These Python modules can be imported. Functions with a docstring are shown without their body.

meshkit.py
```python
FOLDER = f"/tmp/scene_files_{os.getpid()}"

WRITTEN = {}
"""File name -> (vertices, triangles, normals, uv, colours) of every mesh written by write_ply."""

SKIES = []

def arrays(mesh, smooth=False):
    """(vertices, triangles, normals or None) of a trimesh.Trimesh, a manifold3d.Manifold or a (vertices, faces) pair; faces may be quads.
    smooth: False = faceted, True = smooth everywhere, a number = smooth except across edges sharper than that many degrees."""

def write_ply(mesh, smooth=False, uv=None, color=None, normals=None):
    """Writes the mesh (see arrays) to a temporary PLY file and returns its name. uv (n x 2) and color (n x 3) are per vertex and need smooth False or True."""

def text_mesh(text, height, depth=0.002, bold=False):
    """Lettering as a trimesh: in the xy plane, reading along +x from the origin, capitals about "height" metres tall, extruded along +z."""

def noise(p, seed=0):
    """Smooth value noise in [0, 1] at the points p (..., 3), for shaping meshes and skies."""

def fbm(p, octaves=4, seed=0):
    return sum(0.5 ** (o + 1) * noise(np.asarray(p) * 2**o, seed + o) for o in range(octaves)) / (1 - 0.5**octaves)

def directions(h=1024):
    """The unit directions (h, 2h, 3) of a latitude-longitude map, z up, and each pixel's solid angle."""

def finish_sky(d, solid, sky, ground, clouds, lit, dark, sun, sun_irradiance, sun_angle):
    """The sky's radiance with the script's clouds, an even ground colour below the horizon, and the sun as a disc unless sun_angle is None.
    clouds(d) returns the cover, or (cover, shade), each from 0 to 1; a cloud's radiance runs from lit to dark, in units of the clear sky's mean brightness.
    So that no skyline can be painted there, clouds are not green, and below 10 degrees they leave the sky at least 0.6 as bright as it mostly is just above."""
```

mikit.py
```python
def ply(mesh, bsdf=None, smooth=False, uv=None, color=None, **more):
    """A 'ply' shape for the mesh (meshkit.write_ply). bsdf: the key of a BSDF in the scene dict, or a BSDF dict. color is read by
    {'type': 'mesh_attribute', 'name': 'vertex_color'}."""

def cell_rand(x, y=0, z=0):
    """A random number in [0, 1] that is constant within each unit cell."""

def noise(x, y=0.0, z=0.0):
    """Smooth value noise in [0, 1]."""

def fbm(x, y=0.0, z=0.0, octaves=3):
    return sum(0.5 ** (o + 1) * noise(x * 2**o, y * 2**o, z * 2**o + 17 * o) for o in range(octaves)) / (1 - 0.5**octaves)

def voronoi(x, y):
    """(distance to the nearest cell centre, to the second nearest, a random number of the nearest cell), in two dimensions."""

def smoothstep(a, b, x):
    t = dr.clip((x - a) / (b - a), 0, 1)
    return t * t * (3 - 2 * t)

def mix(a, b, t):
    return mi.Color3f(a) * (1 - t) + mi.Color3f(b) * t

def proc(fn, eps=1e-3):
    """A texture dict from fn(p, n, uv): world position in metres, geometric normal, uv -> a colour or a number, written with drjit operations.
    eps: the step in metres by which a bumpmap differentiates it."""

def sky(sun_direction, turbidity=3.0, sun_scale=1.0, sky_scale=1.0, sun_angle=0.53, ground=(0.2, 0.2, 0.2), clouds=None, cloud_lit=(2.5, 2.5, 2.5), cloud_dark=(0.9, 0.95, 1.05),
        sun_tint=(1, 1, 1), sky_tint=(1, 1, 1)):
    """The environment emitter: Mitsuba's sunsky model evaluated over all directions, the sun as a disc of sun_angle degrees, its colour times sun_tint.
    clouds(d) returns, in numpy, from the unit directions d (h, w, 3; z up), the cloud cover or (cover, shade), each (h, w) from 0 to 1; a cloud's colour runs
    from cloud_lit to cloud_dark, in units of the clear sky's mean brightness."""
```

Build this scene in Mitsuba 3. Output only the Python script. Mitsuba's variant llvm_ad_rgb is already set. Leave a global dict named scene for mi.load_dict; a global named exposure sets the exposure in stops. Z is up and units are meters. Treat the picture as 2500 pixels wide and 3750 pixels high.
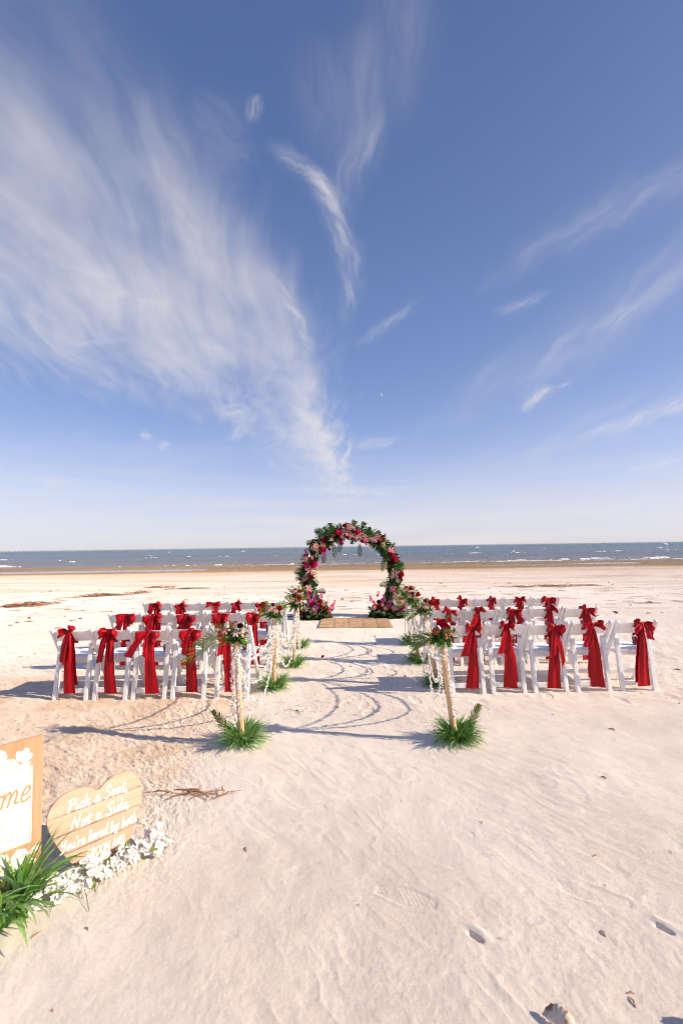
import math, random
import numpy as np
import trimesh
import drjit as dr
import mitsuba as mi
import shapely
from shapely.geometry import LineString, Polygon, Point
from shapely import affinity
import mikit, meshkit

T = mi.ScalarTransform4f
scene, labels = {}, {}

# ------------------------------------------------------------------ camera, sky, exposure
CAM_H, PITCH, ROLL = 1.62, math.radians(4.36), 0.0144
fw = np.array([0, math.cos(PITCH), math.sin(PITCH)])
u0 = np.array([0, -math.sin(PITCH), math.cos(PITCH)])
up = math.cos(ROLL) * u0 + math.sin(ROLL) * np.array([1.0, 0, 0])
eye = np.array([0, 0, CAM_H])
scene['camera'] = {'type': 'thinlens', 'fov': math.degrees(2 * math.atan(1250 / 1667)), 'fov_axis': 'x',
                   'to_world': T().look_at(origin=eye.tolist(), target=(eye + fw).tolist(), up=up.tolist()),
                   'aperture_radius': 0.0032, 'focus_distance': 7.0, 'near_clip': 0.05, 'far_clip': 60000.0}
exposure = 2.68
SUN = (0.850, -0.196, 0.488)


def bump(x, lo, hi, s):
    """1 between lo and hi, falling off over s."""
    return np.clip((x - lo) / s + .5, 0, 1) * np.clip((hi - x) / s + .5, 0, 1)


def sst(a, b, x):
    t = np.clip((x - a) / (b - a), 0, 1)
    return t * t * (3 - 2 * t)


def clouds(d):
    """High cirrus: a fan of fibres spreading from low over the sea to the upper left, and thin wisps."""
    az = np.degrees(np.arctan2(d[..., 0], d[..., 1]))
    el = np.degrees(np.arcsin(np.clip(d[..., 2], -1, 1)))
    z = np.maximum(d[..., 2], 0) + 0.03
    u, v = d[..., 0] / z, d[..., 1] / z
    P = np.stack([u, v, 0 * u], -1)
    w1 = meshkit.fbm(P * np.array([1.6, 1.0, 1]) + 7, 4, 3) - .5
    w2 = meshkit.fbm(P * np.array([1.6, 1.0, 1]) + 31, 4, 9) - .5
    A = np.stack([az / 9, el / 9, 0 * az], -1)
    a1, a2 = meshkit.fbm(A, 5, 21) - .5, meshkit.fbm(A + 40, 5, 22) - .5
    # fibres: noise stretched along the drift direction, bent by slower noise
    th = math.radians(9)
    c, s = u * math.cos(th) - v * math.sin(th), u * math.sin(th) + v * math.cos(th)
    F1 = meshkit.fbm(np.stack([(c + .35 * w1) * 6.5, (s + .5 * w2) * 1.3, 0 * c], -1), 5, 5)
    F2 = meshkit.fbm(np.stack([(c + .5 * w2 + .25 * s) * 19, (s - .4 * c) * 2.6, 0 * c], -1), 5, 6)
    th = math.radians(52)
    c2, s2 = u * math.cos(th) - v * math.sin(th), u * math.sin(th) + v * math.cos(th)
    F3 = meshkit.fbm(np.stack([(c2 + .5 * w1) * 3.2, (s2 + .4 * w2) * 1.1, 0 * c], -1), 5, 8)
    edge_el = [-5, 6.4, 11.2, 19.2, 25.1, 28.8, 32.2, 35.2, 38.5, 41.4, 44.3, 46, 50, 60, 75]
    edge_az = [3.5, 2.6, 1.2, -.3, -2.2, -4.4, -7.7, -12.2, -16.6, -19.5, -23, -26, -33, -52, -90]
    low_az = [-180, -70, -48, -37.5, -29.6, -20.4, -15.3, -8.9, -4.5, -1.3, 2.5]
    low_el = [20, 20, 18, 18, 17.2, 18.6, 16.7, 13.2, 10.5, 8.0, 6.0]
    e = np.interp(el, edge_el, edge_az) - az + 7 * a1 + 5 * (F2 - .5)
    l = el - np.interp(az, low_az, low_el) + 7 * a2 + 4 * (F2 - .5)
    wid = 1.2 + np.clip(el - 12, 0, 40) * .22
    m = sst(-1.0, 2.0, e / wid) * sst(-3.5, 6.5, l)
    m = m * (1 - .72 * sst(31, 50, el)) * (1 - .8 * sst(50, 75, el)) * sst(-150, -95, az)
    body = (.36 + .42 * (F1 - .5) + .46 * (F3 - .5) + .36 * (F2 - .5) + .42 * (a1 + a2))
    ridge = np.exp(-np.square((e - 2.4) / (1.6 + .05 * el))) * sst(40, 24, el)
    cov = .93 * m * np.clip(body + .22 * ridge, .06, .72)

    def wisp(pts, width, dens, fib=.62):
        """A thin streak of cirrus along a polyline of (azimuth, elevation), frayed by noise and thinning out at its ends."""
        nonlocal cov
        seed = int(abs(pts[0][0] * 7 + pts[0][1] * 3)) + 60
        kx = math.cos(math.radians(np.mean([p[1] for p in pts])))
        L = [math.hypot((b[0] - a[0]) * kx, b[1] - a[1]) for a, b in zip(pts[:-1], pts[1:])]
        total, at = sum(L), 0.0
        best, along, across = np.full(az.shape, 1e9), 0 * az, 0 * az
        reach = 6 * width
        lo, hi = np.min(pts, 0) - reach - 3, np.max(pts, 0) + reach + 3
        m = (az > lo[0]) & (az < hi[0]) & (el > lo[1]) & (el < hi[1])
        X, Y = az[m], el[m]
        N = np.stack([X / (2.6 * width + .6), Y / (2.6 * width + .6), 0 * X], -1)
        X, Y = X + 1.9 * width * (meshkit.fbm(N, 4, seed) - .5), Y + 1.9 * width * (meshkit.fbm(N + 30, 4, seed + 1) - .5)
        best, along, across = np.full(X.shape, 1e9), 0 * X, 0 * X
        for i, ((x0, y0), (x1, y1)) in enumerate(zip(pts[:-1], pts[1:])):
            px, py, dx, dy = (X - x0) * kx, Y - y0, (x1 - x0) * kx, y1 - y0
            t = (px * dx + py * dy) / (dx * dx + dy * dy)
            tc = np.clip(t, 0, 1)
            dd = np.hypot(px - tc * dx, py - tc * dy)
            near = dd < best
            best = np.where(near, dd, best)
            along = np.where(near, at + (tc if 0 < i < len(L) - 1 else t) * L[i], along)
            across = np.where(near, (px * dy - py * dx) / L[i], across)
            at += L[i]
        q = along / total
        fade = sst(-.12, .35, q) * sst(1.15, .6, q)
        tex = meshkit.fbm(np.stack([along / (2.2 * width + .4), (across + .25 * along) / (.42 * width), 0 * X], -1), 4, seed + 2)
        tex = 1 - fib + fib * np.clip((tex - .30) * 3.2, 0, 1.7)
        cov[m] = 1 - (1 - cov[m]) * (1 - np.clip(dens * .85 * np.exp(-np.square(best / (width * (.55 + .6 * fade)))) * tex * fade, 0, .9))

    wisp([(-36.5, 30.4), (-32.9, 28.2), (-27.7, 27.2), (-19, 27.7)], 1.3, .34)
    wisp([(-37.8, 26.3), (-33.1, 22.7), (-22.9, 22.7), (-15.3, 19.2)], 1.9, .24)
    wisp([(-24.4, 43.7), (-19.7, 36.5), (-16.5, 33.5)], 2.0, .22)
    wisp([(-8.9, 31.3), (-5, 27), (-3, 22.7)], .9, .4)
    wisp([(-7.8, 21.6), (-4.5, 16.6), (-.2, 8)], 1.3, .4)
    wisp([(-9.0, 43.0), (-4.8, 41.8), (-1.6, 39.9), (.2, 37.5)], .6, .36)
    wisp([(-3.5, 41.5), (-1, 39), (.2, 37), (1.2, 33.5)], .85, .46)
    wisp([(.2, 37.3), (1.4, 34.2), (1.8, 31.2), (1.0, 27)], .95, .26)
    wisp([(6, 46), (3.6, 43), (1.5, 40.5), (-.2, 37.5)], 1.2, .24)
    wisp([(12, 54), (7, 47.5), (3, 42)], 2.6, .13)
    wisp([(2, 52), (0, 47), (-4, 44)], 3.0, .13)
    wisp([(-10.2, 46.6), (-11.0, 45.4), (-11.6, 44.2)], .4, .3)
    wisp([(-18, 46), (-14, 43), (-10.5, 42)], 1.5, .12)
    wisp([(-15.3, 17), (-13.2, 16.6), (-10.8, 15.2)], .7, .5)
    wisp([(-11.5, 15.2), (-14.3, 13.3)], .6, .4)
    wisp([(-24.2, 13.1), (-22.7, 12.9)], .35, .4)
    wisp([(-22.2, 11.7), (-20.6, 12.3)], .4, .42)
    wisp([(1.8, 12.3), (4.9, 13), (7.7, 13.3)], .5, .42)
    wisp([(21.8, 15.4), (24.2, 17), (26, 17.6)], .6, .55)
    wisp([(26, 17.5), (27.7, 17.8)], .2, .3)
    wisp([(19.3, 26.4), (21.3, 26.6), (25.7, 27.3)], .5, .22)
    wisp([(2.3, 24.3), (6.3, 26.5), (10.9, 29.2)], .55, .2)
    wisp([(10, 14.5), (22.4, 19.4), (30.8, 22.8), (38.3, 26.4), (50, 32)], 2.1, .2, .5)
    wisp([(29, 22.1), (38.3, 25.6)], .6, .25)
    wisp([(18, 29), (23.1, 31.3), (32.3, 33), (38.9, 33.9), (50, 35)], 1.2, .18, .5)
    wisp([(26.7, 11.2), (32.7, 12.7), (37.6, 13.8), (46, 16)], .6, .4)
    wisp([(15, 9), (28, 12), (42, 17)], 2.0, .14)
    wisp([(32.4, 7.8), (37.2, 8.3)], .35, .38)
    wisp([(3.1, 6.9), (5.3, 6.6), (6.9, 6.3)], .22, .35)
    wisp([(-24.9, 4.4), (-21.2, 5.9), (-18.3, 7.7)], .3, .2)
    wisp([(-44, 6.6), (-37, 6), (-32.2, 5.6)], .3, .3)
    wisp([(-34, 6.8), (-30.2, 7.8)], .5, .3)
    wisp([(-50, 8), (-25, 9.5), (-10, 12)], 2.2, .12)
    # thin veil low over the horizon
    streak = meshkit.fbm(np.stack([az / 14, el / .9, 0 * az], -1), 4, 14)
    veil = np.exp(-np.square(np.maximum(el, 0) / 8.5)) * (.55 + .6 * np.clip(streak - .42, 0, 1))
    veil += .06 * np.exp(-np.square(el / 14)) * sst(-15, 45, az)
    cov = 1 - (1 - cov) * (1 - np.clip(veil, 0, .75))
    return np.clip(cov, 0, .95)


scene['sky'] = mikit.sky(SUN, turbidity=3.0, sun_scale=.82, sky_scale=.665, sun_tint=(.90, .965, 1.09), sky_tint=(.98, .89, 1.10),
                         ground=(.42, .37, .32), clouds=clouds, cloud_lit=(2.35, 2.22, 2.22))

# ------------------------------------------------------------------ helpers
RNG = np.random.default_rng(11)


def numbered(name):
    if name not in USED:
        USED.add(name)
        return name
    i = 1
    while f'{name}_{i:03d}' in USED:
        i += 1
    USED.add(f'{name}_{i:03d}')
    return f'{name}_{i:03d}'


USED = set()


def thing(name, label=None, cat=None, group=None, kind=None):
    k = numbered(name)
    if label:
        labels[k] = {'label': label}
        if cat:
            labels[k]['category'] = cat
        if group:
            labels[k]['group'] = group
        if kind:
            labels[k]['kind'] = kind
    return k


def put(key, shape, tw=None, bsdf=None):
    d = dict(shape)
    if tw is not None:
        d['to_world'] = tw
    if bsdf is not None:
        d['bsdf'] = {'type': 'ref', 'id': bsdf}
    scene[key] = d


def part(holder, name, shape, tw=None, bsdf=None, label=None, kind=None):
    k = numbered(holder + '__' + name)
    put(k, shape, tw, bsdf)
    if label or kind:
        labels[k] = {}
        if label:
            labels[k]['label'] = label
        if kind:
            labels[k]['kind'] = kind
    return k


def mat4(x=(1, 0, 0), y=(0, 1, 0), z=(0, 0, 1), o=(0, 0, 0)):
    m = np.eye(4)
    m[:3, 0], m[:3, 1], m[:3, 2], m[:3, 3] = x, y, z, o
    return m


def TW(m):
    return T(m.tolist())


def unit(v):
    v = np.asarray(v, float)
    return v / max(np.linalg.norm(v), 1e-12)


def frame_z(z, roll=0.0):
    """Rotation whose z axis is z, spun by roll."""
    z = unit(z)
    x = unit(np.cross([0, 0, 1.0] if abs(z[2]) < .95 else [0, 1.0, 0], z))
    y = np.cross(z, x)
    c, s = math.cos(roll), math.sin(roll)
    return np.stack([c * x + s * y, -s * x + c * y, z], 1)


class MB:
    def __init__(self):
        self.v, self.f, self.c, self.n = [], [], [], 0

    def add(self, v, f, c=None):
        v, f = np.asarray(v, float), np.asarray(f, int)
        if f.shape[1] == 4:
            f = np.vstack([f[:, [0, 1, 2]], f[:, [0, 2, 3]]])
        self.v.append(v)
        self.f.append(f + self.n)
        self.c.append(np.broadcast_to(np.ones(3) if c is None else np.asarray(c, float), v.shape))
        self.n += len(v)
        return self

    def mesh(self):
        return np.vstack(self.v), np.vstack(self.f)

    def ply(self, bsdf, smooth=False, color=False):
        v, f = self.mesh()
        return mikit.ply((v, f), bsdf, smooth=smooth, color=np.vstack(self.c) if color else None)


def grid(nu, nv, flip=False):
    a = np.arange(nu * nv).reshape(nu, nv)
    q = np.stack([a[:-1, :-1], a[1:, :-1], a[1:, 1:], a[:-1, 1:]], -1).reshape(-1, 4)
    return q[:, ::-1] if flip else q


def tube(pts, r, n=8, cap=True):
    pts = np.asarray(pts, float)
    r = np.broadcast_to(np.asarray(r, float), (len(pts),))
    t = np.gradient(pts, axis=0)
    t /= np.maximum(np.linalg.norm(t, axis=1, keepdims=True), 1e-12)
    x = unit(np.cross(t[0], [0, 0, 1.0] if abs(t[0][2]) < .9 else [1.0, 0, 0]))
    V = []
    for p, tt, rr in zip(pts, t, r):
        x = unit(x - tt * (x @ tt))
        y = np.cross(tt, x)
        a = np.arange(n) * 2 * math.pi / n
        V.append(p + rr * (np.cos(a)[:, None] * x + np.sin(a)[:, None] * y))
    V = np.array(V).reshape(-1, 3)
    F = []
    for i in range(len(pts) - 1):
        for j in range(n):
            k = (j + 1) % n
            F.append([i * n + j, i * n + k, i * n + n + k, i * n + n + j])
    if cap:
        V = np.vstack([V, pts[:1], pts[-1:]])
        m = len(V)
        L = (len(pts) - 1) * n
        F += [[m - 2, (j + 1) % n, j, j] for j in range(n)] + [[m - 1, L + j, L + (j + 1) % n, L + (j + 1) % n] for j in range(n)]
    return V, np.array(F)


def extrude(poly, d, z0=0.0):
    """Shapely polygon(s) extruded along z as (v, f)."""
    g = MB()
    for p in getattr(poly, 'geoms', [poly]):
        if p.is_empty or p.area < 1e-8:
            continue
        m = trimesh.creation.extrude_polygon(p, d, engine='earcut')
        g.add(m.vertices + [0, 0, z0], m.faces)
    return g.mesh()


def bevel(poly, d, b):
    """Extruded polygon with chamfered rims."""
    g = MB()
    ring0 = np.array(poly.exterior.coords)[:-1]
    if Polygon(ring0).exterior.is_ccw is False:
        ring0 = ring0[::-1]
    nn = len(ring0)
    e = np.roll(ring0, -1, 0) - ring0
    e /= np.maximum(np.linalg.norm(e, axis=1, keepdims=True), 1e-9)
    nrm = np.stack([e[:, 1], -e[:, 0]], 1)
    vn = nrm + np.roll(nrm, 1, 0)
    vn /= np.maximum((vn * nrm).sum(1, keepdims=True), .4)
    inner = ring0 - vn * b
    layers = [(inner, 0), (ring0, b), (ring0, d - b), (inner, d)]
    V = np.vstack([np.column_stack([r, np.full(nn, z)]) for r, z in layers])
    F = []
    for k in range(3):
        for j in range(nn):
            F.append([k * nn + j, k * nn + (j + 1) % nn, (k + 1) * nn + (j + 1) % nn, (k + 1) * nn + j])
    g.add(V, F)
    cap = trimesh.creation.triangulate_polygon(Polygon(inner), engine='earcut')
    cv, cf = np.asarray(cap[0]), np.asarray(cap[1])
    a, bb, c = cv[cf[:, 0]], cv[cf[:, 1]], cv[cf[:, 2]]
    neg = ((bb - a)[:, 0] * (c - a)[:, 1] - (bb - a)[:, 1] * (c - a)[:, 0]) < 0
    cf = np.where(neg[:, None], cf[:, ::-1], cf)
    g.add(np.column_stack([cv, np.full(len(cv), d)]), cf)
    g.add(np.column_stack([cv, np.zeros(len(cv))]), cf[:, ::-1])
    return g.mesh()


def yz(mesh, x0):
    """Map a mesh extruded in its xy plane to the (y, z) plane, thickness along x, centred on x0."""
    v, f = mesh
    t = v[:, 2].max()
    return np.column_stack([v[:, 2] - t / 2 + x0, v[:, 0], v[:, 1]]), f


def rbox(sx, sy, sz, b=.004):
    v, f = bevel(shapely.box(-sx / 2, -sy / 2, sx / 2, sy / 2), sz, b)
    return v - [0, 0, sz / 2], f


def catmull(p, n=8):
    p = np.asarray(p, float)
    q = np.vstack([2 * p[0] - p[1], p, 2 * p[-1] - p[-2]])
    out = []
    for i in range(1, len(q) - 2):
        t = np.linspace(0, 1, n, endpoint=False)[:, None]
        a, b, c, d = q[i - 1], q[i], q[i + 1], q[i + 2]
        out.append(.5 * (2 * b + (c - a) * t + (2 * a - 5 * b + 4 * c - d) * t ** 2 + (3 * b - a - 3 * c + d) * t ** 3))
    return np.vstack(out + [p[-1:]])


# ------------------------------------------------------------------ materials
def two(d):
    return {'type': 'twosided', 'bsdf': d}


def pr(rgb, rough=.6, **k):
    c = rgb if isinstance(rgb, dict) else {'type': 'rgb', 'value': list(rgb)}
    return two({'type': 'principled', 'base_color': c, 'roughness': rough, **k})


noise, fbm, sstep, mix = mikit.noise, mikit.fbm, mikit.smoothstep, mikit.mix


def sand_col(p, n, uv):
    x, y = p.x, p.y
    big = fbm(x * .55 + 9, y * .55, 1.0, 3)
    med = fbm(x * 3.1, y * 3.1, 4.0, 3)
    fine = noise(x * 260, y * 260, 2.0)
    c = mix((.605, .53, .468), (.67, .602, .545), sstep(.3, .7, big * .6 + med * .4))
    # coarse, churned, ochre sand on the left
    edge = sstep(-.55, -1.35, x + .9 * (noise(x * 1.3, y * 1.3, 3.0) - .5)) * sstep(2.1, 2.7, y) * sstep(6.6, 5.2, y + .8 * (noise(x * 1.1, y, 8.0) - .5))
    blob = sstep(.42, .56, fbm(x * 2.6, y * 2.6, 11.0, 3))
    c = mix(c, mix((.56, .42, .31), (.62, .50, .40), blob), edge * .85)
    # fine grains
    c = c * (.93 + .14 * fine) * (.94 + .12 * fbm(x * 17, y * 17, 9.0, 3))
    # small dark flecks of shell and weed
    cell = noise(x * 34, y * 34, 5.0)
    rare = sstep(.80, .9, cell) * sstep(.5, .62, fbm(x * .8, y * .8, 6.0, 2))
    c = mix(c, mi.Color3f(.25, .17, .11), rare * .55 * sstep(25, 5, y))
    # strand lines and weathered streaks further out
    st = fbm(x * .22, y * 2.2 + .6 * noise(x * .15, 0.0, 3.0), 20.0, 4)
    far = sstep(13, 19, y)
    c = mix(c, mi.Color3f(.48, .375, .295), far * (.55 * sstep(.45, .62, st) + .42 * sstep(15, 23, y)))
    line = y - 22.2 - .02 * x - .7 * (noise(x * .1, 2.0, 1.0) - .5)
    c = mix(c, mi.Color3f(.26, .18, .12), .55 * sstep(.3, .04, dr.abs(line)) * sstep(.35, .6, noise(x * .6, y * 3, 3.0)))
    line = y - 20.4 + .03 * x - .9 * (noise(x * .13, 7.0, 1.0) - .5)
    c = mix(c, mi.Color3f(.27, .19, .13), .45 * sstep(.22, .04, dr.abs(line)) * sstep(.4, .65, noise(x * .5, y * 3, 13.0)))
    # drift debris band
    dot = sstep(.70, .82, noise(x * 2.4, y * 5.0, 33.0)) * sstep(10.5, 12.5, y) * sstep(19, 16, y)
    c = mix(c, mi.Color3f(.22, .14, .085), dot * .6)
    # damp then wet sand towards the water
    wy = y + 1.1 * (noise(x * .12, 0.0, 5.0) - .5)
    c = mix(c, mi.Color3f(.36, .27, .19), sstep(25.0, 30, wy) * .5)
    wet = sstep(30.0, 31.4, wy)
    c = mix(c, mix((.30, .205, .115), (.235, .15, .07), sstep(.35, .65, fbm(x * .2, y * 1.4, 2.0, 3))), wet)
    return c


def sand_rough(p, n, uv):
    return .95 - .45 * sstep(31.5, 34, p.y)


def sand_bump(p, n, uv):
    x, y = p.x, p.y
    left = sstep(-.7, -1.5, x) * sstep(2.1, 2.7, y) * sstep(6.6, 5.2, y)
    g = noise(x * 55, y * 55, 1.0) + .8 * noise(x * 130, y * 130, 2.0)
    near = sstep(14, 5, y)
    return near * (.0022 * fbm(x * 40, y * 36, 3.0, 3) * (.35 + .65 * sstep(.3, .65, fbm(x * 1.7, y * 1.7, 12.0, 2))) + (.0013 + .011 * left) * g) + .03 * sstep(8, 16, y) * sstep(32, 26, y) * fbm(x * 1.2, y * 2.2, 9.0, 3)


scene['mat_sand'] = two({'type': 'bumpmap', 'scale': 1.0, 'tex': mikit.proc(sand_bump, .004),
                         'bsdf': {'type': 'principled', 'base_color': mikit.proc(sand_col), 'roughness': mikit.proc(sand_rough), 'specular': .25}})


def sea_col(p, n, uv):
    y = p.y
    k = sstep(45, 120, y)
    c = mix((.155, .15, .145), (.115, .145, .165), k)
    c = mix(c, mi.Color3f(.08, .13, .15), sstep(110, 400, y))
    c = mix(c, mi.Color3f(.15, .20, .22), sstep(400, 1200, y))
    band = fbm(p.x * .012, y * .06, 5.0, 3)
    return c * (.8 + .4 * band)


def sea_bump(p, n, uv):
    x, y = p.x, p.y
    w = fbm(x * .35 + .5 * noise(x * .1, y * .1, 1.0), y * .9, 3.0, 4)
    w2 = fbm(x * .05, y * .16, 8.0, 3)
    return w * .30 * sstep(41, 50, y) * sstep(260, 90, y) + 1.0 * w2 * sstep(80, 150, y) * sstep(420, 200, y)


scene['mat_sea'] = two({'type': 'bumpmap', 'scale': 1.0, 'tex': mikit.proc(sea_bump, .05),
                        'bsdf': {'type': 'principled', 'base_color': mikit.proc(sea_col), 'roughness': .34, 'specular': .35}})
scene['mat_pool'] = two({'type': 'bumpmap', 'scale': 1.0, 'tex': mikit.proc(lambda p, n, uv: .006 * fbm(p.x * 2.2, p.y * 3, 1.0, 3), .02),
                         'bsdf': {'type': 'principled', 'base_color': {'type': 'rgb', 'value': [.10, .09, .08]}, 'roughness': .12, 'specular': .6}})
scene['mat_foam'] = pr((.82, .82, .82), .8)
plastic = mikit.proc(lambda p, n, uv: mi.Color3f(.80, .80, .80) * (.955 + .045 * fbm(p.x * 9, p.y * 9, p.z * 9, 3)))
scene['mat_plastic'] = pr(plastic, .42, specular=.45)
scene['mat_cushion'] = pr((.82, .83, .84), .5, specular=.4)


def satin_col(p, n, uv):
    return mix((.30, .0005, .006), (.37, .0006, .009), noise(p.x * 30, p.y * 30, p.z * 7))


scene['mat_satin'] = two({'type': 'bumpmap', 'scale': 1.0, 'tex': mikit.proc(lambda p, n, uv: .0016 * fbm(p.x * 38, p.y * 38, p.z * 16, 3) + .0005 * noise(p.x * 190, p.y * 190, p.z * 60), .003),
                          'bsdf': {'type': 'principled', 'base_color': mikit.proc(satin_col), 'roughness': .36, 'specular': .22, 'sheen': .10, 'sheen_tint': 1.0}})


def bamboo_col(p, n, uv):
    s = fbm(p.x * 150, p.y * 150, p.z * 4, 3)
    return mix((.52, .31, .155), (.66, .45, .27), s)


scene['mat_bamboo'] = pr(mikit.proc(bamboo_col), .45, specular=.4)
scene['mat_petal_white'] = two({'type': 'principled', 'base_color': {'type': 'rgb', 'value': [.84, .82, .78]}, 'roughness': .6})


def leafy(diff=.5):
    return {'type': 'principledthin', 'base_color': {'type': 'mesh_attribute', 'name': 'vertex_color'}, 'roughness': .42, 'diff_trans': diff, 'eta': 1.45}


scene['mat_leaf'] = leafy(.5)
scene['mat_dark_leaf'] = leafy(.35)


def petal(rgb, rgb2=None, tr=.45):
    rgb2 = rgb2 or tuple(x * .8 for x in rgb)
    return {'type': 'principledthin', 'base_color': mikit.proc(lambda p, n, uv: mix(rgb, rgb2, noise(p.x * 60, p.y * 60, p.z * 60))), 'roughness': .6, 'diff_trans': tr, 'eta': 1.4}


PETALS = {'crimson': (.42, .008, .035), 'red': (.52, .02, .012), 'orange': (.62, .085, .015), 'hot_pink': (.78, .045, .17), 'blush': (.84, .56, .50),
          'cream': (.80, .68, .52), 'magenta': (.66, .03, .40), 'burgundy': (.11, .006, .014), 'lily_pink': (.74, .22, .25), 'white': (.84, .82, .80), 'salmon': (.72, .24, .15)}
for k_, c_ in PETALS.items():
    scene['mat_petal_' + k_] = petal(c_) if k_ != 'white' else petal(c_, (.80, .78, .75), .3)
scene['mat_stem'] = pr((.10, .17, .05), .6)
scene['mat_center'] = pr((.55, .42, .10), .7)
scene['mat_wire'] = pr((.55, .55, .56), .3, metallic=.9)
scene['mat_cup'] = {'type': 'thindielectric', 'int_ior': 1.3}
scene['mat_cup_rim'] = pr((.55, .52, .52), .25, specular=.6)
scene['mat_petal_pile'] = pr((.17, .006, .012), .6)


def wood_col(p, n, uv):
    t = (p.x * .72 + p.y * .69)
    g = fbm(t * 7, p.z * 95, 3.0, 4)
    r = noise(t * 3, p.z * 11, 9.0)
    return mix((.54, .355, .25), (.625, .44, .335), sstep(.25, .75, g * .7 + r * .3))


def board_col(p, n, uv):
    t = (p.x * .72 + p.y * .69)
    g = fbm(t * 80, p.z * 5, 3.0, 4)
    return mix((.43, .245, .13), (.52, .325, .195), sstep(.25, .75, g * .6 + .4 * noise(t * 12, p.z * 2, 1.0)))


scene['mat_slat'] = pr(mikit.proc(wood_col), .6, specular=.3)
scene['mat_board'] = pr(mikit.proc(board_col), .6, specular=.3)
scene['mat_white_paint'] = pr((.80, .79, .76), .6)
scene['mat_panel'] = pr(mikit.proc(lambda p, n, uv: mi.Color3f(.80, .79, .755) * (.94 + .06 * noise((p.x + p.y) * 400, p.z * 400, 0.0))), .8)
scene['mat_tan_ink'] = pr((.48, .24, .10), .7)
scene['mat_grey_ink'] = pr((.42, .37, .30), .7)


def jute_col(p, n, uv):
    w = .5 + .5 * dr.sin(p.x * 420 + 2.0 * noise(p.x * 20, p.y * 20, 0.0)) * dr.sin(p.y * 160)
    return mix((.27, .155, .085), (.52, .35, .22), .35 * w + .25 * fbm(p.x * 40, p.y * 30, 1.0, 3) + .4 * sstep(.35, .65, fbm(p.x * 5 + 2.5 * p.y, p.y * 16, 7.0, 3)))


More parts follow.
